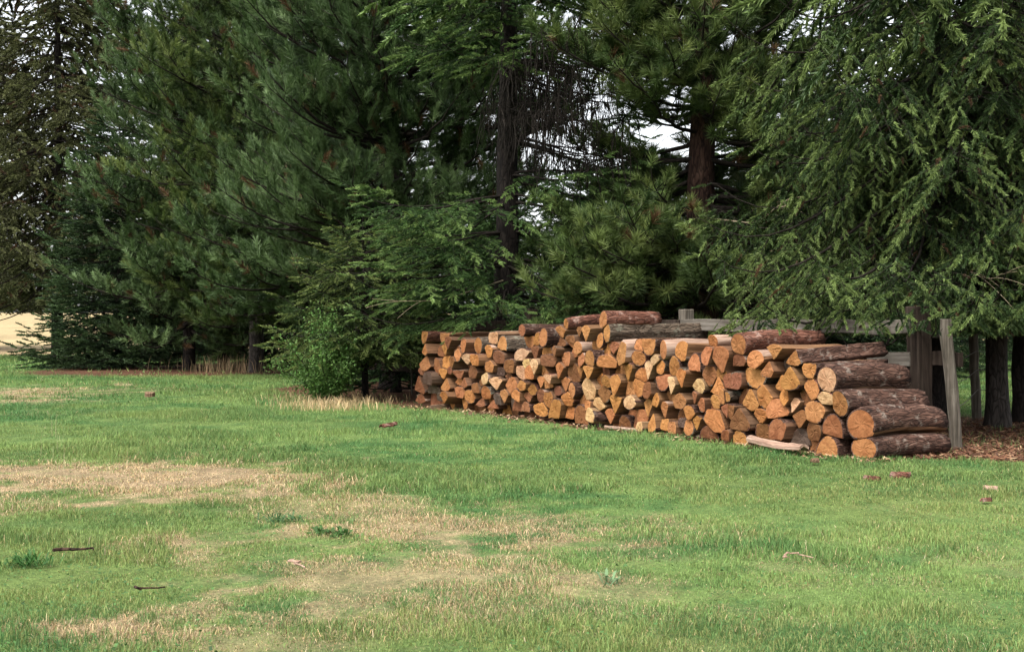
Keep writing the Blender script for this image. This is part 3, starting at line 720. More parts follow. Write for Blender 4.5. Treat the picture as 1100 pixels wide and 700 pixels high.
def spruce(label, x, y, H, zb, R, seed, trunk_r=.15, trunk_m=None, whorl=.3, nb=6, shape=.75, droop=(8, -12), up=.12, sag=.16, sec_sp=.075, hang=.25, tw_len=.15, nneedle=26, nl=.028, nw=.006,
           cols=((.022, .05, .018), (.05, .10, .03), (.10, .17, .05)), zcut=99, skip=None, bare=None, hang_twigs=0, group=None, cat='tree', name='spruce_tree', tip=.36, extra=None, brown=0., seclen=.42, core=.26, jz=.06, zmin=.03, step_k=.5):
    r = np.random.default_rng(seed); pr = random.Random(seed)
    root = thing(name, label, cat, (x, y, 0), 0, group)
    make_trunk(root, H, trunk_r, trunk_m or M_trunk_dark, r)
    temps = [twig_template(r, nneedle, 1.0, nl / tw_len, nw / tw_len, (38, 68), core) for _ in range(4)]
    Bp, Br = [], []; SO, SD, SL, SC_, Sst, TBr = [], [], [], [], [], []
    z = zb
    brs = []
    while z < H - .25:
        f = (H - z) / (H - zb)
        for k in range(nb if f > .2 else max(3, nb - 2)):
            az = r.uniform(0, 2 * math.pi); L = max(.15, R * f ** shape * r.uniform(.72, 1.12)); brs.append((z + r.normal(0, jz), az, L, f))
        z += whorl * r.uniform(.7, 1.3) * (1 if z < zcut else 1.6)
    if extra: brs += [(a, b, c, .9) for a, b, c in extra]
    tt = np.linspace(0, 1, 11)
    for z0, az, L, f in brs:
        if skip and skip(z0, az): continue
        e = math.radians(droop[1] + (droop[0] - droop[1]) * (1 - f) ** .8 + r.normal(0, 4)) if f < 1 else 0
        e += math.radians(35) * max(0, .25 - f) * 4 * .5
        rr = L * tt; zz = z0 + L * (math.tan(e) * tt - sag * np.sin(tt * math.pi * .62) ** 2 * 1.0 + up * tt ** 4)
        wob = np.cumsum(r.normal(0, .010, 11)) * L
        P = np.stack([math.cos(az) * rr - math.sin(az) * wob, math.sin(az) * rr + math.cos(az) * wob, zz], -1)
        if P[:, 2].min() < .05: P[:, 2] = np.maximum(P[:, 2], .05 + .05 * tt)
        if P[-1, 2] < zmin - .08 or P[5, 2] < zmin - .25: continue
        Bp.append(P); Br.append(np.linspace(.009 + .006 * L, .003, 11))
        coarse = 2.2 if z0 > zcut else (1.45 if math.sin(az) > .5 else 1.0)
        isbare = bare and bare(z0, az)
        sp = sec_sp * coarse
        n = max(3, int(L * .82 / sp)); t = np.sort(r.uniform(.18 if not isbare else .1, 1, n)) ; t[-1] = 1
        sec_o, tan = interp_path(P, t); side = np.where(np.arange(n) % 2 == 0, 1., -1.)[:, None]
        lat = norm(np.cross(tan, UP)); ang = np.radians(r.uniform(38, 62, n))[:, None]; ang[-1] = 0
        d = norm(tan * np.cos(ang) + lat * side * np.sin(ang) + UP * (-hang * r.uniform(.3, 1.3, n))[:, None])
        sl = np.clip((.10 + seclen * L * np.sin(np.clip(1 - t, 0, 1) * 2.2) ** .9), .1, .85) * r.uniform(.65, 1.15, n)
        TBr.append(np.full(n, r.normal(0, .17))); SO.append(sec_o); SD.append(d); SL.append(sl); SC_.append(np.full(n, coarse)); Sst.append(np.full(n, 1 if isbare else 0))
    SO, SD, SL, SC_, Sst = map(np.concatenate, (SO, SD, SL, SC_, Sst))
    # twigs on every side shoot
    TO, TD, TS, TC = [], [], [], []
    step = tw_len * step_k
    mmax = int(SL.max() / step) + 2
    c0, c1, c2 = map(np.array, cols)
    tb = r.normal(0, .14, len(SO)) + np.concatenate(TBr)   # shoots differ from one another
    for m in range(mmax):
        u = (m + r.uniform(.2, .8, len(SO))) * step * SC_ / SL
        k = (u < 1) & (Sst == 0)
        if not k.any(): continue
        uk = u[k][:, None]; sgn = np.where((m + np.arange(k.sum())) % 2 == 0, 1., -1.)[:, None]
        o = SO[k] + SD[k] * SL[k][:, None] * uk - UP * (hang * .5 * SL[k][:, None] * uk ** 2)
        dd = norm(SD[k] - UP * hang * uk); lat = norm(np.cross(dd, UP)); a = np.radians(r.uniform(30, 58, k.sum()))[:, None]
        td = norm(dd * np.cos(a) + lat * sgn * np.sin(a) + UP * r.normal(-hang * .5, .15, (k.sum(), 1)))
        TO.append(o); TD.append(td); TS.append(tw_len * SC_[k] * r.uniform(.6, 1.15, k.sum()) * (1 - .25 * u[k]))
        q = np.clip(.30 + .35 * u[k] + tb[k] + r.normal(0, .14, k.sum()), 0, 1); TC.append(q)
    k = Sst == 0
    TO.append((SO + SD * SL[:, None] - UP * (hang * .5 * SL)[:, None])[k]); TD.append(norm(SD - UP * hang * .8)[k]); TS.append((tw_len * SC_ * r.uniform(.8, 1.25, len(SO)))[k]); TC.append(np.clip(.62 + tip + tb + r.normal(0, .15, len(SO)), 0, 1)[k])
    TO, TD, TS, TC = map(np.concatenate, (TO, TD, TS, TC))
    k = (TO + TD * TS[:, None])[:, 2] > zmin; TO, TD, TS, TC = TO[k], TD[k], TS[k], TC[k]
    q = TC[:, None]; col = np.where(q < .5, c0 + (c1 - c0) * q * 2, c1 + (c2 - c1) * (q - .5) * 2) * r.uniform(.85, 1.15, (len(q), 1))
    if brown:
        bm = r.random(len(q)) < brown; col[bm] = np.array([.085, .048, .022]) * r.uniform(.6, 1.3, (bm.sum(), 1))
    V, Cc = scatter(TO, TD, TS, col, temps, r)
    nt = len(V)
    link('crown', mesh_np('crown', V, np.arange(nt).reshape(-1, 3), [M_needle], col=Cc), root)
    # limbs and side shoots
    Vl, Ql = tubes(np.array(Bp), np.array(Br), 5)
    kz = (SO - UP * (hang * .5 * SL)[:, None] + SD * SL[:, None])[:, 2] > zmin; SO, SD, SL, SC_, Sst = SO[kz], SD[kz], SL[kz], SC_[kz], Sst[kz]
    sp = np.stack([SO, SO + SD * SL[:, None] * .5 - UP * (hang * .12 * SL)[:, None], SO + SD * SL[:, None] - UP * (hang * .5 * SL)[:, None]], 1)
    Vs, Qs = tubes(sp, np.repeat(np.array([[.004, .003, .0015]]), len(SO), 0) * SC_[:, None], 3)
    allV, allQ = [Vl, Vs], [Ql, Qs + len(Vl)]; off = len(Vl) + len(Vs)
    if hang_twigs:
        hv = []
        k = np.where(Sst == 1)[0]
        for i in k:
            for _ in range(hang_twigs):
                u = r.uniform(0, 1); o = SO[i] + SD[i] * SL[i] * u; Lh = r.uniform(.15, .6)
                dx = r.normal(0, .05, 2)
                hv.append([o, o + [dx[0], dx[1], -Lh * .5], o + [dx[0] * 1.5 + r.normal(0, .03), dx[1] * 1.5, -Lh]])
        if hv:
            Vh, Qh = tubes(np.array(hv), np.repeat(np.array([[.005, .006, .003]]), len(hv), 0), 3); allV.append(Vh); allQ.append(Qh + off)
    link('limbs', mesh_np('limbs', np.concatenate(allV), np.concatenate(allQ), [M_limb]), root)
    print(name, seed, 'tris', nt // 3)
    return root

def pine(label, x, y, H, zb, R, seed, trunk_r=.17, trunk_m=None, whorl=.34, nb=6, shape=.6, elev=(40, 8), sec_sp=.15, nneedle=44, nl=.16, nw=.0055, cols=((.018, .04, .018), (.04, .082, .035), (.085, .14, .055)),
         zcut=99, skip=None, group=None, lean=(0, 0), extra=None, upb=.45, tuft_sp=.15, axis=.55, spread=(18, 78), jit=.28):
    r = np.random.default_rng(seed)
    root = thing('pine_tree', label, 'tree', (x, y, 0), 0, group)
    make_trunk(root, H, trunk_r, trunk_m or M_trunk_red, r, lean)
    temps = [twig_template(r, nneedle, axis, 1.0, nw / nl, spread) for _ in range(4)]
    brs = []; z = zb
    while z < H - .3:
        f = (H - z) / (H - zb)
        for k in range(nb): brs.append((z + r.normal(0, .1), r.uniform(0, 2 * math.pi), max(.3, R * f ** shape * r.uniform(.55, 1.12)), f))
        z += whorl * r.uniform(.7, 1.3) * (1 if z < zcut else 1.5)
    if extra: brs += [(a, b, c, .9) for a, b, c in extra]
    tt = np.linspace(0, 1, 10); Bp, Br, SO, SD, SL, SCl, TBr = [], [], [], [], [], [], []
    for z0, az, L, f in brs:
        if skip and skip(z0, az): continue
        e = math.radians(elev[1] + (elev[0] - elev[1]) * (1 - f) + r.normal(0, 7))
        lx = lean[0] * z0 / H; ly = lean[1] * z0 / H
        zz = z0 + L * (math.sin(e) * tt - .10 * np.sin(tt * 2.4) + .12 * tt ** 3); rr = L * tt * math.cos(e)
        wob = np.cumsum(r.normal(0, .02, 10)) * L
        P = np.stack([lx + math.cos(az) * rr - math.sin(az) * wob, ly + math.sin(az) * rr + math.cos(az) * wob, np.maximum(zz, .4)], -1)
        Bp.append(P); Br.append(np.linspace(.014 + .010 * L, .006, 10))
        coarse = 1.9 if z0 > zcut else (1.4 if math.sin(az) > .5 else 1.0)
        n = max(4, int(L * .8 / (sec_sp * coarse)) ); t = np.sort(r.uniform(.22, 1, n)); t[-1] = 1
        o, tan = interp_path(P, t); side = np.where(np.arange(n) % 2 == 0, 1., -1.)[:, None]
        lat = norm(np.cross(tan, UP)); a = np.radians(r.uniform(30, 65, n))[:, None]; a[-1] = 0
        d = norm(tan * np.cos(a) + lat * side * np.sin(a) + UP * r.normal(upb * .5, .22, n)[:, None])
        sl = np.clip(.16 + .34 * L * (1 - t) ** .8, .14, .8) * r.uniform(.6, 1.15, n)
        TBr.append(np.full(n, r.normal(0, .14))); SO.append(o); SD.append(d); SL.append(sl); SCl.append(np.full(n, coarse))
    SO, SD, SL, SCl = map(np.concatenate, (SO, SD, SL, SCl))
    tb = r.normal(0, .14, len(SO)) + np.concatenate(TBr); TO, TD, TS, TC = [], [], [], []
    c0, c1, c2 = map(np.array, cols)
    for m in range(6):
        back = m * tuft_sp * SCl * r.uniform(.8, 1.2, len(SO)); k = back < SL * .92
        if not k.any(): break
        u = (1 - back / SL)[k][:, None]
        o = SO[k] + SD[k] * SL[k][:, None] * u + UP * (.12 * SL[k][:, None] * u ** 2)
        jv = r.normal(0, jit + .2 * (m > 0), (k.sum(), 3))
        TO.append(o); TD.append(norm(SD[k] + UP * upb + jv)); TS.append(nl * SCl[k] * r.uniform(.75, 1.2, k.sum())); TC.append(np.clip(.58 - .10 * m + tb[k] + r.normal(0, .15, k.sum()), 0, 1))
    TO, TD, TS, TC = map(np.concatenate, (TO, TD, TS, TC))
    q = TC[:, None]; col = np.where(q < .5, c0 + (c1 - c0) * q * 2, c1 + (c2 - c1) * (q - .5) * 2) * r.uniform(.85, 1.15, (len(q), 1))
    bm = r.random(len(q)) < .025; col[bm] = np.array([.10, .055, .025])
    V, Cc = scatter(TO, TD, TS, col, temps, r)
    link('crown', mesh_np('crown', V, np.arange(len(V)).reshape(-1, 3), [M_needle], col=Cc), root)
    Vl, Ql = tubes(np.array(Bp), np.array(Br), 6)
    sp = np.stack([SO, SO + SD * SL[:, None] * .5 + UP * (.02 * SL)[:, None], SO + SD * SL[:, None] + UP * (.12 * SL)[:, None]], 1)
    Vs, Qs = tubes(sp, np.repeat(np.array([[.007, .006, .004]]), len(SO), 0), 3)
    link('limbs', mesh_np('limbs', np.concatenate([Vl, Vs]), np.concatenate([Ql, Qs + len(Vl)]), [M_limb]), root)
    print('pine', seed, 'tris', len(V) // 3)
    return root

DARK = ((.010, .024, .009), (.024, .048, .017), (.050, .088, .030))
BLUE = ((.017, .035, .011), (.056, .097, .031), (.135, .200, .078))
YEL = ((.019, .038, .010), (.060, .096, .025), (.150, .190, .054))
BRIGHT = ((.020, .046, .013), (.064, .125, .034), (.165, .245, .072))
BROWN = ((.034, .038, .014), (.075, .082, .030), (.13, .14, .055))
FAR = dict(tw_len=.40, nneedle=34, nl=.11, nw=.036, sec_sp=.19)
MID = dict(tw_len=.28, nneedle=34, nl=.075, nw=.024, sec_sp=.14)
def at(px, d): return (X(px, d), d)
BACK = 'dark young spruces filling the grove behind'

spruce('tall brownish spruce with drooping sparse branches at the far left', *at(62, 45), 18, 1.5, 5.0, 101, .2, whorl=.40, nb=10, shape=.5, cols=BROWN, zcut=13, sag=.2, up=.16, droop=(15, -10), hang=.35, brown=.05, seclen=.26, zmin=1.55, **FAR)
spruce('tall brownish spruce behind the far left one, its trunk outside the picture', *at(-45, 56), 19, 1.6, 5.0, 114, .2, whorl=.5, nb=7, shape=.5, cols=BROWN, zcut=13, sag=.2, up=.16, droop=(15, -10), hang=.35, brown=.05, seclen=.26, zmin=1.55, **FAR)
spruce('small dense dark spruce reaching the ground left of the pine trunks', *at(126, 34.5), 6.6, .1, 2.3, 102, .1, whorl=.22, nb=9, shape=.6, cols=DARK, hang=.1, droop=(15, -4), sag=.08, **MID)
PF = dict(nneedle=80, nl=.17, nw=.014, sec_sp=.16, nb=8, whorl=.34, tuft_sp=.25, axis=1.7, spread=(24, 70), jit=.3, upb=.5, elev=(40, -4))
pine('leftmost big pine, bluish green, its crown hanging over the small dark spruce', *at(203, 33), 15, 1.15, 3.4, 103, .15, cols=BLUE, zcut=9.8, trunk_m=M_trunk_dark, shape=.5, **PF)
pine('big pine with a grey trunk standing left of the leafy shrub', *at(275, 30.8), 16, 1.3, 3.8, 104, .17, cols=YEL, zcut=9.4, trunk_m=M_trunk_grey, shape=.45, **PF)
pine('slimmer pine between the two big left pines, its trunk set back', *at(240, 35), 14, 1.6, 2.8, 105, .15, cols=BLUE, zcut=9.8, trunk_m=M_trunk_dark, **PF)
pine('pine with a dark trunk hidden behind the leafy shrub', *at(345, 28.5), 15, 1.5, 3.1, 113, .15, cols=BLUE, zcut=8.8, trunk_m=M_trunk_dark, shape=.45, **PF)
pine('dark green pine behind the young spruce, its boughs overhanging the left pile', *at(418, 23.0), 13, 2.2, 3.2, 106, .17, cols=BLUE, zcut=7.2, trunk_m=M_trunk_dark, shape=.4, extra=[(4.3 + .16 * i, -1.15 + .23 * (i % 7), 3.0 + .42 * (i % 4)) for i in range(20)] + [(2.3 + .13 * i, -2.3 + .55 * (i % 4), 1.7 + .35 * (i % 3)) for i in range(18)], nneedle=80, nl=.16, nw=.0105, sec_sp=.14, nb=8, whorl=.32, axis=1.8, spread=(22, 62), jit=.2, upb=.5, tuft_sp=.2)
spruce('centre spruce with bright layered lower boughs and a bare dark upper trunk', *at(545, 18.6), 11, 1.35, 2.45, 107, .2, whorl=.40, nb=10, shape=.35, cols=BRIGHT, zcut=5.8, hang=.22, sag=.12, droop=(6, -4), bare=lambda z, a: 3.75 < z < 4.9 and math.cos(a) > .1, skip=lambda z, a: 3.1 < z < 5.0 and math.cos(a) < .15 and not (z > 4.2 and math.sin(a) < -.6),
       hang_twigs=3, tw_len=.18, nneedle=54, nl=.046, nw=.0105, sec_sp=.085, step_k=.42)
pine('pine with a reddish trunk rising behind the middle of the fence', *at(750, 17.4), 12, 1.35, 2.3, 108, .22, cols=YEL, zcut=6.0, whorl=.22, nb=8, shape=.35, skip=lambda z, a: 3.0 < z < 3.6 and math.sin(a) < -.2, nneedle=54, nl=.19, nw=.010, sec_sp=.11, elev=(35, -2))
spruce('near spruce with drooping yellow-green sprays over the right end of the pile', *at(1003, 13.9), 10, 1.6, 2.35, 109, .13, jz=.03, zmin=1.0, step_k=.42, extra=[(1.62 + .07 * (i % 7), -2.75 + .075 * i, 2.1 + .25 * (i % 4)) for i in range(22)], whorl=.50, nb=11, shape=.3, cols=((.012, .027, .007), (.042, .076, .020), (.145, .200, .058)), zcut=4.7, hang=.62, sag=.20, droop=(0, -12), up=.2, tw_len=.18, nneedle=56, nl=.046, nw=.0105, sec_sp=.088, brown=.02, seclen=.42)
spruce('slim spruce with a thick bare dark trunk at the right edge', *at(1071, 14.0), 9, 1.75, 1.7, 110, .12, trunk_m=M_trunk_grey, zmin=1.02, step_k=.42, whorl=.28, nb=8, shape=.3, cols=YEL, zcut=4.7, hang=.5, sag=.2, tw_len=.19, nneedle=44, nl=.042, nw=.0125, sec_sp=.12)
spruce('thin dark-trunked spruce partly cut off by the right edge', *at(1097, 14.8), 9, 1.8, 1.7, 111, .10, zmin=1.05, whorl=.3, nb=8, shape=.3, cols=DARK, zcut=4.7, hang=.5, sag=.2, tw_len=.2, nneedle=40, nl=.044, nw=.014, sec_sp=.13)
spruce('young spruce growing up through the leafy shrub left of the pile', *at(392, 19.6), 2.75, .75, 1.3, 112, .05, zmin=.45, step_k=.42, whorl=.13, nb=8, shape=.6, cols=YEL, hang=.3, sag=.1, droop=(20, -5), tw_len=.17, nneedle=40, nl=.040, nw=.014, sec_sp=.09)
for i, (px, d, H, R, lab) in enumerate(((160, 44, 5.2, 2.4, 'dark young spruce behind the small spruce and left pines'), (330, 36, 5.2, 2.4, 'dark young spruce behind the leafy shrub'), (425, 21.6, 2.3, .95, 'low dark spruce right of the leafy shrub against the left end of the pile'), (668, 31, 6.2, 2.0, 'dark pointed spruce seen in the sky gap left of the reddish pine trunk'), (452, 27, 4.0, 1.9, 'dark young spruce behind the left end of the wood pile'),
                                    (515, 31, 4.4, 2.0, 'dark young spruce behind the centre spruce trunk, to its left'), (655, 25, 4.4, 2.0, 'dark young spruce behind the topmost reddish log'), (720, 28, 4.9, 2.0, 'dark young spruce left of the reddish pine trunk'),
                                    (820, 22, 4.3, 1.9, 'dark young spruce behind the long grey fence board'), (858, 20, 4.4, 1.8, 'dark young spruce behind the right end of the fence board'), (400, 40, 7.5, 2.8, 'dark taller young spruce far behind the shrub'),
                                    (590, 36, 5.0, 2.2, 'dark young spruce far behind the centre spruce trunk, to its right'), (800, 33, 5.5, 2.3, 'dark young spruce far behind the reddish pine trunk, to its right'), (905, 27, 7.5, 2.4, 'dark young spruce behind the near right spruce'), (830, 37, 12, 2.6, 'dark tall spruce far behind the long grey fence board'), (945, 32, 12, 3.2, 'dark tall spruce far behind the near right spruce'), (1085, 42, 12, 3.0, 'dark tall spruce in the field behind the right edge trunks'), (205, 41, 4.0, 2.2, 'dark young spruce behind the gap between the left pine trunks'), (262, 43, 4.2, 2.2, 'dark young spruce behind the grey pine trunk'), (1245, 22, 7, 2.2, 'dark young spruce beyond the right edge'))):
    spruce(lab, *at(px, d), H, .15, R, 200 + i, .08, whorl=.28, nb=8, shape=.6, cols=DARK, hang=.2, **MID)

# ------------------------------------------------------------------ leafy shrub
def shrub(label, x, y, w, h, seed):
    r = np.random.default_rng(seed); root = thing('shrub', label, 'shrub', (x, y, 0))
    n = 46; a = r.uniform(0, 6.28, n); el = np.radians(r.uniform(35, 88, n)); L = h * r.uniform(.45, 1.12, n)
    D = np.stack([np.cos(a) * np.cos(el) * w / h, np.sin(a) * np.cos(el) * w / h, np.sin(el)], -1)
    t = np.linspace(0, 1, 6); P = D[:, None] * (L[:, None] * t)[..., None] + np.cumsum(r.normal(0, .012, (n, 6, 3)), 1) - UP * (.12 * t ** 2)[None, :, None] * (1 - np.sin(el))[:, None, None]
    P[..., 2] = np.maximum(P[..., 2], 0); V, Q = tubes(P, np.repeat(np.linspace(.01, .003, 6)[None], n, 0), 4); link('stems', mesh_np('stems', V, Q, [M_limb]), root)
    m = 21000; bi = r.integers(0, n, m); tt = r.uniform(.12, 1, m) ** .75; f = tt * 5; i = np.clip(f.astype(int), 0, 4); u = (f - i)[:, None]
    o = P[bi, i] * (1 - u) + P[bi, i + 1] * u + r.normal(0, .075, (m, 3)); o[:, 2] = np.maximum(o[:, 2], .02)
    d = norm(r.normal(0, 1, (m, 3)) + [0, 0, -.2]); s = norm(np.cross(d, norm(r.normal(0, .7, (m, 3)) + UP))); l = r.uniform(.03, .055, m)[:, None]
    V = np.stack([o, o + d * l * .5 + s * l * .3, o + d * l, o + d * l * .5 - s * l * .3], 1).reshape(-1, 3)
    c = np.array([.080, .150, .036]) * r.uniform(.55, 1.5, (m, 1)) * (1 + r.normal(0, .06, (m, 3)))
    link('foliage', mesh_np('foliage', V, np.arange(4 * m).reshape(m, 4), [M_leaf], col=np.repeat(c, 4, 0)), root)
shrub('rounded bright green leafy shrub left of the wood pile', X(352, 19.0), 19.0, 1.15, 1.2, 301)

# ------------------------------------------------------------------ loose pieces on the lawn
def stick(name, label, cat, p0, p1, rad, m, seed, zoff=.02, bend=.03):
    r = np.random.default_rng(seed); a, b = np.array(p0, float), np.array(p1, float); K = 9; t = np.linspace(0, 1, K)[:, None]
    P = a * (1 - t) + b * t; P[:, 2] += zoff; P = P + r.normal(0, bend * .3, (K, 3)) * [1, 1, .3] + np.sin(t * 3.1) * np.array([r.normal(0, bend), r.normal(0, bend), abs(r.normal(0, bend * .3))])
    o = P.mean(0); V, Q = tubes((P - o)[None], (rad * (1 - .5 * t[:, 0]) * r.uniform(.85, 1.15, K))[None], 7)
    fs = [tuple(q) for q in Q] + [tuple(range(6, -1, -1)), tuple(range((K - 1) * 7, K * 7))]
    ob = link(name, mesh_np(name, V, fs, [m])); ob.location = o
    return tag(ob, label, cat)
def slab(name, label, cat, p0, p1, wid, thick, m, seed, curl=.3, lift=.0, taper=.6):
    """a curved plank or bark slab"""
    r = np.random.default_rng(seed); a, b = np.array(p0, float), np.array(p1, float); ax = b - a; Ln = np.linalg.norm(ax); ax /= Ln
    sd = norm(np.cross(ax, UP)); K, W = 12, 6; up, lo = [], []
    for i in range(K):
        t = i / (K - 1); wd = wid * (1 - taper * abs(2 * t - 1) ** 2.5) * r.uniform(.92, 1.08)
        for j in range(W):
            q = j / (W - 1) * 2 - 1; p = ax * Ln * (t - .5) + sd * wd * q / 2 + UP * (curl * wid * (1 - q * q) * .5 + lift * (2 * t - 1) ** 2) + r.normal(0, .003, 3)
            up.append(p + UP * thick); lo.append(p)
    V = np.array(up + lo); n = K * W; f = []
    for i in range(K - 1):
        for j in range(W - 1):
            q = i * W + j; f.append((q, q + 1, q + W + 1, q + W)); f.append((n + q, n + q + W, n + q + W + 1, n + q + 1))
    bd = [j for j in range(W)] + [i * W + W - 1 for i in range(1, K)] + [(K - 1) * W + j for j in range(W - 2, -1, -1)] + [i * W for i in range(K - 2, 0, -1)]
    for i in range(len(bd)):
        p, q = bd[i], bd[(i + 1) % len(bd)]; f.append((p, n + p, n + q, q))
    # mesh axes: make local Y run along the piece for the fibre texture
    Rm = np.stack([sd, ax, np.cross(sd, ax)], 1); Vl = V @ Rm
    ob = link(name, mesh_np(name, Vl, f, [m])); mid = (a + b) / 2
    ob.matrix_world = Matrix.Translation(Vector(mid)) @ Matrix(Rm.tolist()).to_4x4(); ob.color = (.24, .15, .09, 1)
    return tag(ob, label, cat)
g = lambda px, py, z=0: (*gp(px, py)[:2], z)
slab('bark_slab', 'curved pale pinkish bark slab leaning against the bottom row', 'bark slab', g(806, 481, .05), g(864, 489, .03), .14, .025, M_strip, 1, .35, .02, .35)
slab('wood_slab', 'long split slab lying in the grass before the pile left end', 'wood slab', g(462, 441, .03), g(505, 439, .05), .13, .035, M_split, 2, .1, 0, .5)
slab('wood_slab', 'short weathered slab resting at the foot of the pile left end', 'wood slab', g(450, 433, .08), g(474, 432, .12), .12, .04, M_split, 3, .1, 0, .3)
slab('bark_piece', 'larger dark bark chip on the lawn right of the pile', 'bark piece', g(957, 515, .02), g(978, 516, .02), .10, .02, M_bark_red, 4, .4)
slab('bark_piece', 'smaller reddish bark chip left of the larger one on the lawn', 'bark piece', g(928, 516, .015), g(945, 518, .015), .06, .014, M_bark_red, 5, .4)
slab('bark_piece', 'pale tan bark chip near the right edge of the lawn', 'bark piece', g(1056, 528, .02), g(1072, 529, .02), .07, .012, M_strip, 6, .3)
slab('bark_piece', 'tiny brown chip just below the pale tan one', 'bark piece', g(1055, 541, .015), g(1064, 540, .015), .05, .012, M_bark_red, 7, .3)
slab('bark_piece', 'lone brown curled chip on the lawn below the left pile end', 'bark piece', g(409, 461, .02), g(426, 459, .03), .09, .012, M_bark_red, 8, .5)
slab('wood_chip', 'small pale wood chip on the lawn below the left pines', 'wood chip', g(156, 429, .04), g(166, 429, .04), .14, .05, M_split, 9, .4)
slab('wood_chip', 'pale chip in the grass before the right pile logs', 'wood chip', g(872, 499, .02), g(879, 498, .02), .05, .02, M_split, 10, .3)
slab('bark_piece', 'thin bark strips on the ground below the middle of the pile', 'bark piece', g(650, 461, .02), g(700, 466, .02), .09, .015, M_strip, 11, .2)
slab('bark_piece', 'reddish bark strip on the ground below the large domed log', 'bark piece', g(738, 470, .02), g(785, 474, .02), .09, .015, M_strip, 12, .2)
stick('fallen_stick', 'dark crooked fallen stick lying at the left of the lawn', 'stick', g(56, 599), g(107, 597), .009, M_trunk_red, 1, .035)
stick('fallen_stick', 'short dark stick in the lower left lawn near the straw patch', 'stick', g(152, 637), g(180, 637), .006, M_trunk_red, 2, .02)
stick('fallen_stick', 'thin pale stick across the worn straw patch', 'stick', g(312, 606), g(327, 617), .006, M_strip, 3, .025)
stick('fallen_stick', 'thin tan stick in the middle of the right lawn', 'stick', g(842, 606), g(870, 605), .005, M_strip, 4, .03)
# broad leaved weeds in the lawn
def weed(label, px, py, rad, n, L, w, col, seed):
    r = np.random.default_rng(seed); x, y, _ = gp(px, py); a = r.uniform(0, 6.28, n); el = r.uniform(.15, 1.0, n); l = L * r.uniform(.6, 1.1, n)
    b = np.stack([r.normal(0, rad, n), r.normal(0, rad, n), np.zeros(n)], -1); d = np.stack([np.cos(a) * np.cos(el), np.sin(a) * np.cos(el), np.sin(el)], -1); s = np.stack([-np.sin(a), np.cos(a), np.zeros(n)], -1) * w
    l = l[:, None]; mid = b + d * l * .55 + UP * .01; tip = b + d * l - UP * l * .15
    V = np.stack([b - s * .3, b + s * .3, mid + s, tip, mid - s], 1).reshape(-1, 3); i = np.arange(n)[:, None] * 5
    Fc = np.concatenate([i + [0, 1, 2], i + [0, 2, 4], i + [4, 2, 3]]); c = np.array(col) * r.uniform(.7, 1.35, (n, 1))
    o = link('weed', mesh_np('weed', V, Fc, [M_leaf], col=np.repeat(c, 5, 0))); o.location = (x, y, float(ground_h(np.array(x), np.array(y)))); tag(o, label, 'weed')
weed('dark green broad-leaved weed tuft in the straw patch', 366, 574, .03, 60, .07, .009, (.045, .10, .025), 1)
weed('smaller dark weed tuft left of the straw patch weed', 346, 573, .03, 22, .07, .010, (.045, .10, .025), 2)
weed('pale grey-green thistle rosette in the lower middle lawn', 655, 627, .03, 14, .09, .007, (.12, .19, .09), 3)
weed('dark thick grass tuft at the left edge of the lawn', 30, 607, .055, 110, .10, .004, (.04, .11, .025), 4)
weed('faint grey-green weed cluster beside the straw patch', 300, 560, .055, 60, .09, .005, (.06, .12, .045), 5)

# ------------------------------------------------------------------ dead branches
def dead_branch(root, pts, rad, seed, forks=3):
    r = np.random.default_rng(seed); P = np.array(pts, float); K = 12
    t = np.linspace(0, 1, len(P)); tn = np.linspace(0, 1, K); Q = np.stack([np.interp(tn, t, P[:, i]) for i in range(3)], -1) + r.normal(0, .008, (K, 3)); paths = [Q]
    for _ in range(forks):
        i = r.integers(2, K - 2); d = norm(Q[i + 1] - Q[i]) + r.normal(0, .5, 3); L = r.uniform(.15, .4)
        paths.append(Q[i] + d[None] * (L * tn)[:, None] - UP * (.1 * tn ** 2)[:, None])
    V, F_ = tubes(np.array(paths) - np.array(root.location)[None, None], np.array([np.linspace(rad, rad * .3, K)] + [np.linspace(rad * .5, rad * .2, K)] * forks), 5)
    link('dead_branch', mesh_np('dead_branch', V, F_, [M_dead]), root)
td = NT('bleached dead wood', .8, .15); td.base(td.ramp(td.noise(td.coord((8, 8, 8)), 3), [(.3, (.13, .1, .06)), (.7, (.36, .3, .2))])); M_dead = td.m
def rp(px, py, d): return (X(px, d), d, CAMH - (py - YH) / F * d)
things = {o['label']: o for o in bpy.data.objects if 'label' in o}
ctr = next(o for l, o in things.items() if l.startswith('centre spruce')); rsp = next(o for l, o in things.items() if l.startswith('near spruce')); pin = next(o for l, o in things.items() if l.startswith('pine with a reddish'))
dead_branch(ctr, [rp(545, 300, 18.5), rp(478, 322, 17.6), rp(440, 324, 17.2), rp(398, 321, 17)], .011, 1, 2)
dead_branch(pin, [rp(760, 235, 17.3), rp(812, 240, 16.5), rp(845, 215, 16.0), rp(884, 206, 15.6)], .014, 2, 3)
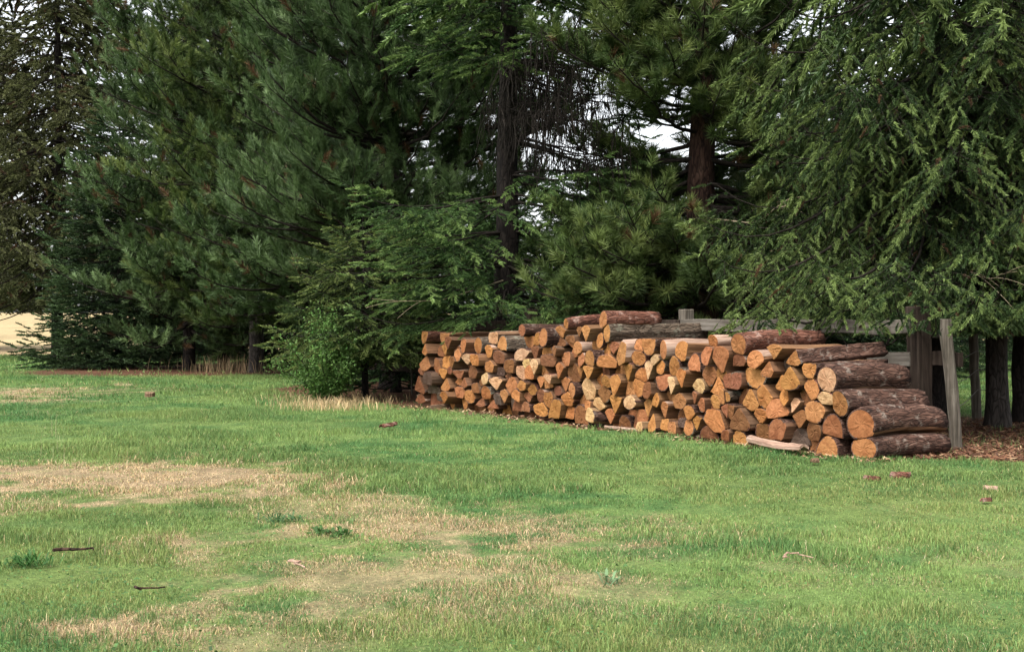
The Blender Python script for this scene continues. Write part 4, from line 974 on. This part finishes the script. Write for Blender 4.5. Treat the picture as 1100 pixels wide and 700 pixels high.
dead_branch(rsp, [rp(1000, 270, 13.8), rp(1060, 300, 12.3), rp(1092, 292, 12.0)], .008, 3, 6)

# ------------------------------------------------------------------ light, sky, camera
SUN_EL, SUN_AZ = math.radians(58), math.radians(215)    # compass: 0 = +Y, clockwise; behind the camera to the left
w = bpy.data.worlds.new('World'); SC.world = w; w.use_nodes = True
nt = w.node_tree; bg = nt.nodes['Background']; sk = nt.nodes.new('ShaderNodeTexSky'); sk.sky_type = 'NISHITA'; sk.sun_disc = False
sk.sun_elevation = SUN_EL; sk.sun_rotation = SUN_AZ; sk.dust_density = 4.0; sk.air_density = 1.0; sk.ozone_density = 1.0
hs = nt.nodes.new('ShaderNodeHueSaturation'); hs.inputs['Saturation'].default_value = .22; hs.inputs['Value'].default_value = 1.0
nt.links.new(sk.outputs[0], hs.inputs['Color']); nt.links.new(hs.outputs[0], bg.inputs['Color']); bg.inputs['Strength'].default_value = .15
sd = bpy.data.lights.new('sun', 'SUN'); sd.energy = 1.2; sd.angle = math.radians(16); sd.color = (1, .96, .9)
so = bpy.data.objects.new('sun', sd); C.objects.link(so)
sv = Vector((math.sin(SUN_AZ) * math.cos(SUN_EL), math.cos(SUN_AZ) * math.cos(SUN_EL), math.sin(SUN_EL)))
so.rotation_euler = sv.to_track_quat('Z', 'Y').to_euler(); so.location = sv * 60
cd = bpy.data.cameras.new('camera'); cam = bpy.data.objects.new('camera', cd); C.objects.link(cam)
cam.location = (0, 0, CAMH); cam.rotation_euler = (math.radians(90), 0, 0); cd.sensor_width = 36; cd.lens = 36 * F / 1100; cd.clip_end = 3000; cd.clip_start = .05
SC.camera = cam
SC.view_settings.view_transform = 'Standard'; SC.view_settings.look = 'None'; SC.view_settings.exposure = 1.58; SC.view_settings.gamma = 1
SC.render.engine = 'CYCLES'
cy = SC.cycles; cy.max_bounces = 6; cy.diffuse_bounces = 3; cy.glossy_bounces = 2; cy.transmission_bounces = 3; cy.transparent_max_bounces = 4; cy.use_denoising = True
cy.caustics_reflective = False; cy.caustics_refractive = False
